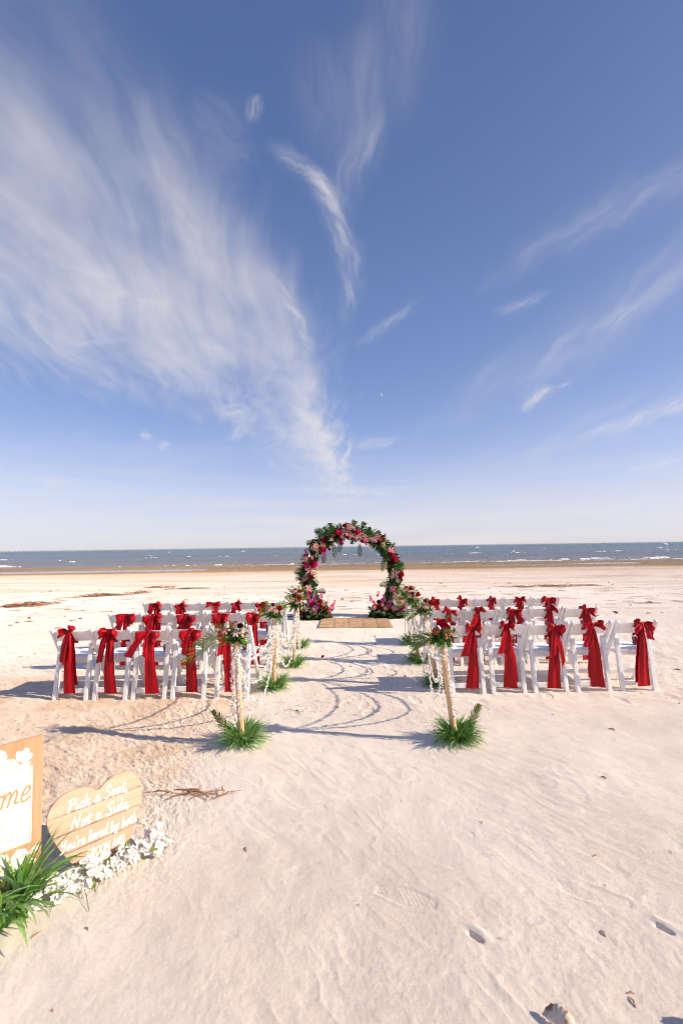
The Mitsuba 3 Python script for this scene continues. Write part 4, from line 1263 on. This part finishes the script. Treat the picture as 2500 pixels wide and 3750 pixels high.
for j, (x, z, r, spin) in enumerate([(-.25, 2.06, .15, .1), (-.50, 1.93, .14, 1.0), (-.88, 1.05, .15, 2.0), (-.64, .81, .13, -2.4), (.24, 1.74, .09, 2.9), (1.30, 1.18, .14, -1.2), (1.08, .80, .13, 2.5), (.62, 1.97, .11, -.3), (-.36, 2.0, .13, .7), (-.02, 1.74, .10, 2.6)]):
    v, f = monstera(j, 5)
    c_ = np.tile(np.array([(.022, .06, .018), (.06, .11, .045), (.018, .048, .016)][[0, 1, 2, 2, 2, 0, 2, 0, 1, 2][j]]), (len(v), 1))
    R = frame_z([rs.normal(0, .25) + .15, -1.0, rs.uniform(.1, .5)], 0)
    ref = np.array([math.sin(spin) * -1, 0, math.cos(spin)])
    zc = R[:, 2]
    yv = unit(ref - zc * (ref @ zc))
    part(arch, 'monstera_leaf', mikit.ply((v * r, f), 'mat_dark_leaf', smooth=True, color=c_), TW(mat4(np.cross(yv, zc), yv, zc, (x, ARCH_Y - .20, z))))


def place_flowers(holder, table, y0, front, rs, vary=3):
    for q in table.split('|'):
        x, z, kd, cl, r = q.split(',')
        x, z, r = float(x), float(z), float(r) * {'lily': 1.35, 'orchid': 1.35, 'rose': 1.42, 'peony': 1.3, 'calla': 1.4}[kd]
        cx, cz = front(x, z)
        R = frame_z([cx + rs.normal(0, .15), -1.0, cz + rs.normal(0, .15) + .15], rs.uniform(-.7, .7) if kd in ('orchid', 'calla') else rs.uniform(0, 6.28))
        if kd in ('orchid', 'calla'):
            zc = R[:, 2]
            ref = unit(np.array([cx * .9 + rs.normal(0, .2), 0, .9]))
            yv = unit(ref - zc * (ref @ zc))
            R = np.stack([np.cross(yv, zc), yv, zc], 1)
        part(holder, {'orchid': 'orchid_spray', 'calla': 'calla_lily'}.get(kd, kd), flower_ply(kd, cl, rs.integers(vary)), TW(mat4(*(R * r).T, o=(x, y0 + rs.uniform(-.03, .03), z))))


place_flowers(arch, ARCH_FLOWERS, ARCH_Y - .19, lambda x, z: (.5 * (x - ARCH_X) * (1 if math.hypot(x - ARCH_X, z - ARCH_Z) > ARCH_R else -1), .4 * (z - ARCH_Z)), rs)
for i in range(46):                              # smaller blooms all round the hoop, its back and sides too
    p, th = rs.uniform(-2.2, 2.2), rs.uniform(-.2, 3.4) if i % 3 else rs.uniform(3.4, 6)
    er = np.array([math.sin(p), 0, math.cos(p)])
    o = math.cos(th) * er + math.sin(th) * np.array([0, -1.0, 0])
    kd = ['rose', 'orchid', 'rose', 'lily', 'peony'][i % 5]
    cl = ['crimson', 'hot_pink', 'blush', 'lily_pink', 'red', 'burgundy', 'cream', 'magenta'][rs.integers(8)]
    R = frame_z(o + [0, -.3, .1], rs.uniform(0, 6))
    r = rs.uniform(.026, .042)
    part(arch, {'orchid': 'orchid_spray'}.get(kd, kd), flower_ply(kd, cl, i % 3), TW(mat4(*(R * r).T, o=arch_pt(p) + o * .185)))
for x, z, r, a in [(.63, 1.60, .11, 2.75), (1.135, .98, .13, .1), (-.57, 1.49, .11, .2), (-.60, .97, .10, .1), (-.66, .50, .12, .3), (1.18, .45, .12, -.1)]:
    yv, zc = np.array([math.sin(a), -.2, math.cos(a)]), np.array([0, -1.0, 0])
    yv = unit(yv)
    zc = unit(zc - yv * (zc @ yv))
    part(arch, 'plume', flower_ply('plume', 'cream', 0), TW(mat4(*(np.stack([np.cross(yv, zc), yv, zc], 1) * r).T, o=(x, ARCH_Y - .22, z))))

for nm, x0, x1, tab in (('left', -1.02, -.28, LEFT_FLOWERS), ('right', .62, 1.40, RIGHT_FLOWERS)):
    k = thing('flower_arrangement', f'low mound of leaves, orchids and roses at the {nm} foot of the arch', 'flower arrangement', 'flower arrangements at the arch')
    rs = np.random.default_rng(300 + (nm == 'left'))
    g = MB()
    cx, w = (x0 + x1) / 2, (x1 - x0) / 2
    pts, outs = [], []
    for i in range(1500):
        d = unit(rs.normal(size=3))
        d[2] = abs(d[2])
        q = rs.random() ** .4
        pts.append(np.array([cx, ARCH_Y - .08, .0]) + d * np.array([w, .30, .27]) * q)
        outs.append(d + [0, 0, .1])
    scatter_leaves(g, pts, outs, rs, (.06, .12), .24)
    for i in range(26):
        a = rs.uniform(math.pi, 2 * math.pi) if i % 4 else rs.uniform(0, 3.1)
        sprig(g, np.array([cx + w * .8 * math.cos(a), ARCH_Y - .08 + .25 * math.sin(a), rs.uniform(.04, .2)]), [math.cos(a), math.sin(a) * .8, rs.uniform(0, .5)], rs.uniform(.12, .22), rs, 6, .019, .040, [(.16, .20, .15), (.20, .24, .18), (.10, .14, .08)])
    part(k, 'foliage', g.ply('mat_leaf', color=True), kind='stuff')
    for q in range(5):
        g = MB()
        a = rs.uniform(math.pi, 2 * math.pi)
        frond(g, np.array([cx + w * .6 * math.cos(a), ARCH_Y - .2, .10]), [math.cos(a), -.5, .35], .26, rs, 16, .5, .004, .10, ((.05, .10, .025), (.13, .18, .05)))
        part(k, 'palm_frond', g.ply('mat_leaf', color=True))
    place_flowers(k, tab, ARCH_Y - .34, lambda x, z: (1.3 * (x - cx), 1.8 * (z - .2)), rs)
    for i in range(14):
        a = rs.uniform(0, math.pi)
        kd, cl = [('rose', 'red'), ('rose', 'blush'), ('orchid', 'magenta'), ('lily', 'lily_pink')][i % 4]
        r = rs.uniform(.03, .045)
        o = np.array([cx + w * .75 * math.cos(a), ARCH_Y + .02 + .2 * math.sin(a), .24 + .1 * rs.random()])
        R = frame_z([math.cos(a), .4, .9], rs.uniform(0, 6))
        part(k, {'orchid': 'orchid_spray'}.get(kd, kd), flower_ply(kd, cl, i % 3), TW(mat4(*(R * r).T, o=o)))

# ------------------------------------------------------------------ seagrass mat before the arch
k = thing('seagrass_mat', 'woven seagrass mat of square tiles lying on the sand in front of the arch', 'mat')
rs = np.random.default_rng(8)
n = 13
for i in range(5):
    for j in range(4):
        s_ = .297
        gx, gy = np.meshgrid(np.linspace(-1, 1, n), np.linspace(-1, 1, n), indexing='ij')
        edge = (1 - np.abs(gx) ** 10) * (1 - np.abs(gy) ** 10)
        rib = np.sin((gx if (i + j) % 2 else gy) * 15) * .0022
        X = .255 + (i - 2) * s_ + gx * (s_ / 2 - .0035)
        Yv = 9.80 + (j - 1.5) * s_ + gy * (s_ / 2 - .0035)
        wav = .018 * (meshkit.fbm(np.stack([X * 2.2, Yv * 2.2, 0 * X], -1), 2, 9) - .35)
        Z = .022 + wav + edge * .004 + rib * edge + rs.uniform(-.001, .002)
        v = np.stack([X + .01 * (meshkit.noise(np.stack([Yv * 3, X * 0, X * 0], -1), 3) - .5), Yv, Z], -1).reshape(-1, 3)
        low = v.copy()
        low[:, 2] -= .03
        g = MB()
        g.add(v, grid(n, n))
        ring = np.r_[np.arange(n) * n, (n - 1) * n + np.arange(n), (np.arange(n) * n + n - 1)[::-1], np.arange(n)[::-1]]
        both = np.vstack([v[ring], low[ring]])
        m_ = len(ring)
        g.add(both, [[q, q + m_, (q + 1) % m_ + m_, (q + 1) % m_] for q in range(m_)])
        part(k, 'tile', mikit.ply(g.mesh(), 'mat_jute', smooth=40))

# ------------------------------------------------------------------ lettering: single-stroke glyphs, drawn with a round brush
GLYPHS = {  # advance, strokes (x, y); baseline 0, x-height .5, capitals 1
    'P': (.62, [[(.12, 0), (.16, .5), (.18, 1)], [(.02, .9), (.25, 1.02), (.55, .9), (.5, .6), (.17, .48)]]),
    'i': (.26, [[(.08, .5), (.09, .1), (.15, 0), (.26, .1)]]), 'c': (.42, [[(.38, .42), (.24, .52), (.08, .3), (.14, .03), (.42, .1)]]),
    'k': (.52, [[(.1, 1), (.09, 0)], [(.4, .5), (.1, .24), (.28, .2), (.36, 0), (.52, .08)]]),
    'a': (.5, [[(.36, .44), (.2, .52), (.06, .25), (.14, .0), (.3, .12), (.38, .48), (.37, .1), (.5, .04)]]),
    'S': (.6, [[(.55, .85), (.38, 1.02), (.14, .85), (.22, .58), (.46, .42), (.42, .08), (.18, -.02), (.02, .14)]]),
    'e': (.42, [[(.06, .24), (.28, .32), (.3, .5), (.14, .5), (.06, .22), (.18, .0), (.42, .12)]]),
    't': (.36, [[(.16, .85), (.12, .12), (.2, .0), (.36, .1)], [(.0, .58), (.32, .62)]]), ',': (.22, [[(.1, .08), (.1, -.05), (.03, -.17)]]),
    'N': (.74, [[(.06, 0), (.14, .98)], [(.14, .98), (.3, .55), (.5, .04)], [(.5, .04), (.6, 1.02)]]),
    'o': (.46, [[(.22, .5), (.06, .3), (.14, .0), (.34, .1), (.36, .38), (.22, .5), (.46, .44)]]),
    'd': (.52, [[(.36, .42), (.2, .52), (.06, .25), (.14, .0), (.3, .12), (.4, .5), (.42, 1.02), (.39, .1), (.52, .04)]]),
    'Y': (.62, [[(.06, 1), (.14, .58), (.34, .55), (.5, .98)], [(.5, .98), (.42, .3), (.26, -.1), (.1, -.12)]]),
    'u': (.52, [[(.06, .5), (.08, .1), (.2, .0), (.36, .2), (.38, .5)], [(.38, .5), (.38, .1), (.52, .04)]]), "'": (.16, [[(.08, 1.0), (.05, .82)]]),
    'r': (.4, [[(.06, .5), (.09, 0)], [(.09, .28), (.2, .5), (.38, .44)]]), 'l': (.28, [[(.06, .2), (.22, .8), (.18, 1.02), (.08, .85), (.1, .1), (.2, .0), (.28, .1)]]),
    'v': (.46, [[(.04, .5), (.16, .02), (.34, .5), (.46, .46)]]), 'b': (.48, [[(.1, 1.02), (.08, .05), (.26, .0), (.4, .25), (.26, .5), (.1, .3)]]),
    'y': (.5, [[(.06, .5), (.1, .16), (.24, .08), (.36, .5)], [(.36, .5), (.34, -.1), (.18, -.32), (.06, -.2), (.5, .1)]]),
    'h': (.5, [[(.1, 1.02), (.08, 0)], [(.08, .26), (.26, .52), (.36, .36), (.37, .06), (.5, .04)]]),
    'G': (.72, [[(.6, .82), (.36, 1.0), (.08, .62), (.18, .1), (.48, .02), (.6, .42)], [(.6, .42), (.38, .42)]]),
    'R': (.66, [[(.1, 0), (.1, 1)], [(.1, 1), (.42, .98), (.5, .72), (.36, .5), (.1, .48)], [(.3, .48), (.56, 0)]]),
    'O': (.76, [[(.38, 1), (.1, .75), (.1, .25), (.38, 0), (.64, .25), (.64, .75), (.38, 1)]]),
    'M': (.86, [[(.08, 0), (.12, 1)], [(.12, 1), (.4, .2)], [(.4, .2), (.68, 1)], [(.68, 1), (.74, 0)]]),
    'A': (.68, [[(.04, 0), (.32, 1)], [(.32, 1), (.6, 0)], [(.14, .36), (.5, .36)]]),
    'D': (.72, [[(.1, 0), (.1, 1)], [(.1, 1), (.42, .95), (.62, .6), (.58, .25), (.38, .03), (.1, 0)]]),
    'W': (1.0, [[(.04, 1), (.24, 0)], [(.24, 0), (.48, .8)], [(.48, .8), (.7, 0)], [(.7, 0), (.92, 1)]]),
    'E': (.56, [[(.48, 1), (.1, 1)], [(.1, 1), (.1, 0)], [(.1, 0), (.5, 0)], [(.1, .52), (.42, .52)]]), 'I': (.24, [[(.12, 0), (.12, 1)]]),
    'T': (.62, [[(.02, 1), (.6, 1)], [(.31, 1), (.31, 0)]]), 'U': (.7, [[(.1, 1), (.1, .3), (.34, 0), (.58, .3), (.58, 1)]]), ' ': (.30, []),
    'm': (.72, [[(.06, .5), (.08, 0)], [(.08, .26), (.22, .52), (.32, .36), (.32, .0)], [(.32, .26), (.46, .52), (.56, .36), (.57, .06), (.72, .06)]]),
}


def lettering(text, width, height, stroke, slant=.16, gap=.0):
    """Text as a shapely shape, its baseline from (0, 0) to (width, 0)."""
    at, lines = 0.0, []
    for ch in text:
        adv, strokes = GLYPHS[ch]
        for st in strokes:
            p = np.array(st, float)
            if len(p) > 2:
                p = catmull(p, 7)
            lines.append(np.column_stack([at + p[:, 0] + slant * p[:, 1], p[:, 1]]))
        at += adv + gap
    sx = width / at
    return shapely.union_all([LineString(l * [sx, height]).buffer(stroke, quad_segs=4) for l in lines]).simplify(stroke * .06)


SIGN_A = math.radians(44)
E1, NH = np.array([math.sin(SIGN_A), math.cos(SIGN_A), 0]), np.array([math.cos(SIGN_A), -math.sin(SIGN_A), 0])


def sign_frame(o, lean, s=1.0):
    l = math.radians(lean)
    return mat4(E1 * s, (-NH * math.sin(l) + np.array([0, 0, math.cos(l)])) * s, (NH * math.cos(l) + np.array([0, 0, math.sin(l)])) * s, o)


def on(holder, name, poly, d, z0, m, F, bv=0, label=None):
    mesh = bevel(poly, d, bv) if bv else extrude(poly, d)
    v, f = mesh
    v = np.asarray(v) + [0, 0, z0]
    v = v @ F[:3, :3].T + F[:3, 3]
    return part(holder, name, mikit.ply((v, f), m), label=label)


# heart of five boards
HF = sign_frame((-1.316, 2.474, -.058), 4, 1.025)
heart = Polygon(catmull([(.035, -.045), (-.06, .07), (-.125, .165), (-.168, .25), (-.192, .325), (-.182, .385), (-.135, .428), (-.065, .440), (-.005, .424), (.032, .398), (.075, .424), (.13, .444), (.195, .428), (.245, .375), (.259, .300), (.240, .215), (.214, .135), (.150, .045), (.035, -.045)], 8)[:-1]).buffer(0)
k = thing('heart_sign', 'heart shaped sign of pale wooden boards with white handwriting, standing in white blossoms', 'sign')
cuts = [-.06, .066, .157, .248, .340, .50]
for a, b in zip(cuts[:-1], cuts[1:]):
    on(k, 'board', heart.intersection(shapely.box(-1, a + .0035, 1, b - .0035)), .014, -.014, 'mat_slat', HF, .0015)
for x0 in (-.085, .115):
    on(k, 'batten', shapely.box(x0, .02 if x0 > 0 else .12, x0 + .035, .40), .014, -.029, 'mat_slat', HF, .0015)
on(k, 'stake', shapely.box(.012, -.16, .050, .30), .018, -.049, 'mat_slat', HF, .002)
for txt, x, z, w, h, s_ in (("Pick a Seat,", -.108, .345, .292, .055, .0038), ("Not a Side,", -.092, .258, .285, .055, .0038), ("You're loved by both", -.138, .172, .365, .048, .0034), ("GROOM AND", -.020, .092, .185, .040, .0031)):
    on(k, 'lettering', affinity.translate(lettering(txt, w, h, s_, gap=.03), x, z), .0015, .0005, 'mat_white_paint', HF, label=f'white handwritten line reading {txt}')

# welcome board
WF = sign_frame((-1.468, 2.31, .042), 3, .957)
k = thing('welcome_sign', 'upright brown wooden welcome board with a white panel, cut by the left edge', 'sign')
on(k, 'board', shapely.box(-.50, -.12, 0, .700), .016, -.016, 'mat_board', WF, .002)
on(k, 'panel', shapely.box(-.455, .205, -.045, .565), .003, .0005, 'mat_panel', WF, .0005)
on(k, 'border', shapely.box(-.450, .210, -.050, .560).difference(shapely.box(-.4475, .2125, -.0525, .5575)), .0008, .0037, 'mat_tan_ink', WF)
on(k, 'lettering', affinity.translate(lettering('Welcome', .400, .125, .0042, .30), -.458, .405), .001, .0037, 'mat_tan_ink', WF, label='tan script reading Welcome')
on(k, 'lettering', affinity.translate(lettering('TO OUR', .190, .036, .0014, .0, .12), -.345, .305), .001, .0037, 'mat_grey_ink', WF, label='thin capitals reading TO OUR')
on(k, 'lettering', affinity.translate(lettering('WEDDING', .285, .044, .0015, .0, .12), -.395, .240), .001, .0037, 'mat_grey_ink', WF, label='thin capitals reading WEDDING')


def printed_leaf(x, z, L, a):
    t = np.linspace(0, math.pi, 14)
    p = np.column_stack([L * (1 - np.cos(t)) / 2, .27 * L * np.sin(t) ** .8])
    P = Polygon(np.vstack([p, p[::-1] * [1, -1]])).buffer(0)
    P = P.difference(LineString([(L * .15, 0), (L * .85, 0)]).buffer(L * .012))
    return affinity.translate(affinity.rotate(P, a, origin=(0, 0)), x, z)


def printed_bloom(x, z, r, seed):
    rs = np.random.default_rng(seed)
    P = shapely.union_all([Point(x + r * .62 * math.cos(a), z + r * .62 * math.sin(a)).buffer(r * rs.uniform(.42, .55)) for a in np.linspace(0, 6.28, 8)[:-1]] + [Point(x, z).buffer(r * .6)])
    for q in (.25, .5, .75):
        a = rs.uniform(0, 6)
        arc = LineString([(x + r * q * math.cos(t), z + r * q * math.sin(t)) for t in np.linspace(a, a + 3.6, 14)])
        P = P.difference(arc.buffer(r * .035))
    return P


for j, (x, z, L, a) in enumerate([(-.098, .598, .055, 100), (-.088, .600, .060, 72), (-.093, .596, .052, 28), (-.10, .575, .045, 8), (-.16, .625, .05, 110), (-.19, .62, .06, 80), (-.255, .60, .06, 100), (-.05, .150, .045, 30), (-.20, .17, .05, 200), (-.06, .12, .04, -20)]):
    on(k, 'printed_leaf', printed_leaf(x, z, L, a), .001, .0005 if not (.205 < z < .565) else .0037, 'mat_white_paint', WF)
for j, (x, z, r) in enumerate([(-.145, .592, .032), (-.195, .600, .034), (-.25, .59, .04), (-.115, .578, .016), (-.092, .150, .034), (-.135, .105, .034), (-.165, .165, .028), (-.20, .11, .036)]):
    on(k, 'printed_bloom', printed_bloom(x, z, r, j), .0012, .0006, 'mat_white_paint', WF)

# grass and white blossoms at the signs
k = thing('grass_clump', 'large clump of long bright green artificial grass in front of the wooden signs', 'grass clump')
g = MB()
for (x, y, n, L, sp, ln, sd) in [(-1.51, 2.15, 110, (.17, .34), .12, .95, 5), (-1.50, 2.23, 42, (.22, .36), .045, .16, 6), (-1.62, 2.06, 90, (.16, .32), .10, 1.05, 7)]:
    q = grass_clump(sd, n, L, .0085, sp, ln)
    for v, f, c in zip(q.v, [None] * len(q.v), q.c):
        g.add(v + [x, y, 0], grid(8, 3), c)
part(k, 'blades', g.ply('mat_blade', color=True), kind='stuff')

k = thing('blossom_bunch', 'bunch of white artificial blossoms lying at the foot of the heart sign', 'flowers')
rs = np.random.default_rng(44)
g = MB()
spots = []
for i in range(50):
    t = rs.random()
    o = np.array([-1.335, 2.325, .005]) + t * np.array([.29, .27, 0]) + np.array([.72, -.69, 0]) * rs.normal(.0, .035) + np.array([0, 0, rs.uniform(0, .065) * (1 - .6 * abs(t - .35))])
    spots.append(o)
for i in range(9):
    spots.append(np.array([-1.37 + rs.normal(0, .05), 2.25 + rs.normal(0, .04), .03 + rs.uniform(0, .03)]))
for i in range(5):
    spots.append(np.array([-1.49 + rs.normal(0, .03), 2.16 + rs.normal(0, .03), .03 + rs.uniform(0, .02)]))
for i in range(8):
    spots.append(np.array([-1.03 + rs.normal(0, .025), 2.615 + rs.normal(0, .03), .03 + rs.uniform(0, .05)]))
for o in spots:
    e_ = o * [1, 1, 0] + [rs.normal(0, .05), rs.normal(0, .05), 0]
    v, f = tube([e_, .5 * (o + e_) + [0, 0, .015], o], .0014, 4, False)
    g.add(v, f, (.10, .15, .04))
for i in range(22):
    o = spots[rs.integers(50)]
    v, f = leaf(rs.uniform(.04, .07), .013, .4, .2, 3)
    R = frame_z(rs.normal(size=3) + [.4, -.4, .8], rs.uniform(0, 6))
    g.add(v @ R.T + o, f, np.array([(.14, .20, .03), (.20, .24, .04)][i % 2]))
part(k, 'stems', g.ply('mat_leaf', color=True), label='stems with yellow green leaves')


def blossom(seed):
    rs = np.random.default_rng(seed)
    g = MB()
    for j in range(4):
        a = j * 1.6 + rs.normal(0, .3)
        c = np.array([.72 * math.cos(a), .72 * math.sin(a), rs.normal(0, .25)]) * (j > 0) + [0, 0, .25 * (j == 0)]
        R = frame_z(c * .7 + [0, 0, 1.0] + rs.normal(0, .25, 3), rs.uniform(0, 6)) * rs.uniform(.62, .8)
        for i in range(5):
            v, f = pet(1.0, .40, .28 + rs.normal(0, .15), .06, .04, 5, 4, i, .3)
            g.add(v @ (R @ rz(2 * math.pi * i / 5 + rs.normal(0, .08))).T + c, f, np.array((.85, .83, .80)) * rs.uniform(.93, 1.0))
        for i in range(6):
            b = i * 1.05
            v, f = tube([[0, 0, .02], [.12 * math.cos(b), .12 * math.sin(b), .22]], [.018, .03], 4)
            g.add(v @ R.T + c, f, (.62, .58, .22))
    return g.ply('mat_flower', smooth=True, color=True)


BLOSSOM = [blossom(i) for i in range(4)]
for i, o in enumerate(spots):
    R = frame_z([.5 + rs.normal(0, .3), -.5 + rs.normal(0, .3), .9], rs.uniform(0, 6)) * rs.uniform(.022, .033)
    part(k, 'blossom', BLOSSOM[i % 4], TW(mat4(*R.T, o=o)))

# ------------------------------------------------------------------ things lying on the sand
def weed(name, label, cx, cy, L, W, n, ang, seed, cat='seaweed', hgt=.05, group=None, th=.0035, kind=None):
    rs = np.random.default_rng(seed)
    g = MB()
    for i in range(n):
        t = rs.normal(0, .32)
        c = np.array([cx + t * L * math.cos(ang), cy + t * L * math.sin(ang), 0.0]) + [rs.normal(0, W * .3), rs.normal(0, W * .3), 0]
        a = ang + rs.normal(0, .6)
        l = rs.uniform(.12, .38) * L * .5
        q = np.linspace(-1, 1, 7)
        p = np.column_stack([c[0] + q * l * math.cos(a) + .03 * L * np.sin(q * 3 + i), c[1] + q * l * math.sin(a), .012 + hgt * rs.random() * (1 - q * q) * max(0, 1 - abs(t)) + 0 * q])
        v, f = tube(p, np.array([.3, .8, 1, 1, 1, .8, .2]) * th * rs.uniform(.6, 1.4), 5)
        g.add(v, f)
    put(thing(name, label, cat, group, kind), g.ply('mat_weed', smooth=True))
    return


W_ = 'dried seaweed on the far sand'
for j, (lab, x, y, L, W, n, a, h, th) in enumerate([
    ('big heap of dried brown seaweed at the far left edge of the beach', -9.35, 13.6, 1.1, .35, 120, .5, .14, .007),
    ('low dried seaweed heap on the sand behind the left chairs', -8.5, 16.2, 1.3, .4, 90, .45, .10, .007),
    ('small seaweed tangle just right of the low heap behind the left chairs', -7.5, 17.0, .9, .3, 40, .5, .12, .006),
    ('farthest seaweed clump on the left, above the left chairs', -7.6, 19.3, 1.1, .4, 45, .2, .10, .007),
    ('thin seaweed strip between the left chairs and the sea', -6.3, 18.6, 1.4, .3, 40, .15, .06, .006),
    ('thin dry weed strand on the sand right of the right chairs', 9.2, 11.2, 1.2, .2, 16, .05, .04, .006),
    ('weed strands far out behind the right chairs', 8.0, 17.5, 2.6, .8, 60, .1, .05, .006),
    ('short weed strands at the far right of the beach', 13.8, 17.6, 1.2, .6, 30, .2, .06, .007)]):
    weed('seaweed', lab, x, y, L, W, n, a, 600 + j, 'seaweed', h, None, th, 'stuff' if j >= 3 else None)
weed('dry_twig', 'reddish brown dry twig on the sand right of the heart sign', -1.03, 3.12, .58, .05, 16, -.02, 620, 'twig', .03, None, .0042)
weed('dry_weed', 'wisp of pale dry weed on the sand left of the heart sign', -1.62, 2.78, .35, .06, 9, .9, 621, 'weed', .015, None, .003, 'stuff')

rs = np.random.default_rng(90)
g = MB()
for i in range(240):
    if i < 30:
        y = rs.uniform(1.6, 4.8)
        x = rs.uniform(-.78, .78) * y
    elif i < 75:
        y = rs.uniform(4.8, 9)
        x = rs.uniform(-.78, .78) * y
    else:
        y = rs.uniform(9.5, 20)
        x = rs.uniform(-.85, .85) * y
    z = sand_height(np.array([x]), np.array([y]))[0]
    a, l = rs.uniform(0, 3.14), rs.uniform(.006, .022) * (1 + (y > 4) * .8 + (y > 9) * 2.5)
    p = [[x - l * math.cos(a), y - l * math.sin(a), z + .001], [x, y, z + .004 + .15 * l], [x + l * math.cos(a + .5), y + l * math.sin(a + .5), z + .002]]
    v, f = tube(p, l * np.array([.08, .16, .06]) * rs.uniform(.7, 1.6), 5)
    g.add(v, f)
put(thing('beach_debris', 'small bits of weed and shell scattered over the sand', kind='stuff'), g.ply('mat_weed', smooth=True))

for j, (x, y, r, lab) in enumerate([(.715, 1.655, .060, 'broken brown and cream shell at the bottom edge of the picture'), (1.175, 1.63, .075, 'pale shell in the bottom right corner of the picture')]):
    n, m = 26, 17
    U, Wd = np.meshgrid(np.linspace(0, 1, n), np.linspace(-1, 1, m), indexing='ij')
    rib = .05 * np.cos(Wd * 26) * U
    R_ = r * (U ** .8) * (1 + .06 * np.sin(Wd * 3 + j))
    A_ = Wd * 1.25 + .9 + j
    v = np.stack([R_ * np.cos(A_), R_ * np.sin(A_), r * (.62 * np.sin(U * 2.0) * np.cos(Wd * 1.35) + rib) + .006], -1).reshape(-1, 3)
    v += r * .10 * np.stack([meshkit.fbm(v * 60 + q * 5 + j, 3, 3) - .5 for q in range(3)], -1)
    low = v * [1, 1, 1] - [0, 0, r * .07]
    g = MB()
    g.add(v, grid(n, m)).add(low, grid(n, m, True))
    v2, f2 = g.mesh()
    z = sand_height(np.array([x]), np.array([y]))[0]
    put(thing('seashell', lab, 'shell'), mikit.ply((v2 + [x - .6 * r * math.cos(.9 + j), y - .6 * r * math.sin(.9 + j), z + .004], f2), 'mat_shell', smooth=True))

k = thing('fallen_rose', 'single dark red flower head lying on the sand in the aisle', 'flower')
put(k, flower_ply('rose', 'crimson', 0), TW(mat4(*(frame_z([-.5, -.5, .6]) * .030).T, o=(-.302, 6.80, .018))))

# ------------------------------------------------------------------ gulls and the daytime moon
def gull(key, o, s, yaw, flying):
    body = MB()
    t = np.linspace(-1, 1, 15)
    p = np.column_stack([t * .20, 0 * t, .03 * t])
    v, f = tube(p, .065 * np.sqrt(np.clip(1 - np.abs(t) ** 2.2, .02, 1)) * np.interp(t, [-1, 0, 1], [.55, 1, .75]), 10)
    body.add(v, f)
    hd = trimesh.creation.icosphere(subdivisions=2, radius=.042)
    body.add(hd.vertices + [.20, 0, .055], hd.faces)
    v, f = tube([[.235, 0, .052], [.285, 0, .042]], [.012, .003], 6)
    body.add(v, f)
    v, f = leaf(.16, .045, .1, .1)
    body.add(v * [-1, 1, 1] + [-.14, 0, -.01], f[:, ::-1])
    wing = MB()
    for sd in (-1, 1):
        q = np.linspace(0, 1, 9)
        if flying:
            ctr = np.column_stack([.03 - .14 * q ** 2, sd * .62 * q, .22 * np.sin(q * 2.0)])
            ch = .085 * (1 - q ** 2.2) + .012
        else:
            ctr = np.column_stack([.09 - .30 * q, sd * (.055 + .012 * np.sin(q * 3)), .035 - .02 * q])
            ch = .05 * np.sin(np.clip(q * .9 + .08, 0, 1) * 3.1) + .008
        dirn = np.array([1.0, 0, .1]) if flying else np.array([0, 0, 1.0])
        v = np.stack([ctr + dirn * ch[:, None], ctr + np.array([0, 0, .012]) * flying + np.array([0, sd * .012, 0]) * (not flying), ctr - dirn * ch[:, None]], 1).reshape(-1, 3)
        wing.add(v, grid(9, 3)).add(v - [0, 0, .008], grid(9, 3, True))
    M = mat4(o=o)
    M[:3, :3] = rz(yaw) * s
    part(key, 'body', body.ply('mat_gull', smooth=True), TW(M))
    part(key, 'wings', wing.ply('mat_gull', smooth=True), TW(M))
    if not flying:
        g = MB()
        for sd in (-1, 1):
            v, f = tube([[0, sd * .03, -.04], [.01, sd * .03, -.17]], .008, 5)
            g.add(v, f)
        part(key, 'legs', g.ply('mat_gull'), TW(M))


gull(thing('gull', 'white gull flying over the sea at the far right, just below the horizon', 'gull'), (37.0, 52.0, 1.35), 1.0, .5, True)
gull(thing('gull', 'white gull flying low over the surf at the far right', 'gull'), (33.0, 46.5, .72), .7, 2.2, True)
gull(thing('gull', 'white gull standing on the wet sand by the water right of the arch', 'gull'), (15.0, 36.0, .17), 1.0, 2.8, False)

D = unit([.0855, .944, .319])
rt = unit(np.cross(D, [0, 0, 1.0]))
upm = np.cross(rt, D)
R_ = 3000 * .0046
a0 = math.radians(25)
c, s = math.cos(a0), math.sin(a0)
ra, ua = c * rt + s * upm, -s * rt + c * upm
LA, LO = np.meshgrid(np.linspace(-1.57, 1.57, 21), np.radians(np.linspace(30, 92, 9)), indexing='ij')
nrm = np.cos(LA)[..., None] * (np.sin(LO)[..., None] * ra - np.cos(LO)[..., None] * D) + np.sin(LA)[..., None] * ua
g = MB()                                         # the sunlit lune of the moon's globe
g.add(nrm.reshape(-1, 3) * R_, grid(21, 9, True)).add(nrm.reshape(-1, 3) * R_ * .9, grid(21, 9))
v, f = g.mesh()
put(thing('moon', 'pale crescent of the daytime moon above and right of the arch', kind='structure'), mikit.ply((v + D * 3000 + eye, f), 'mat_moon'))
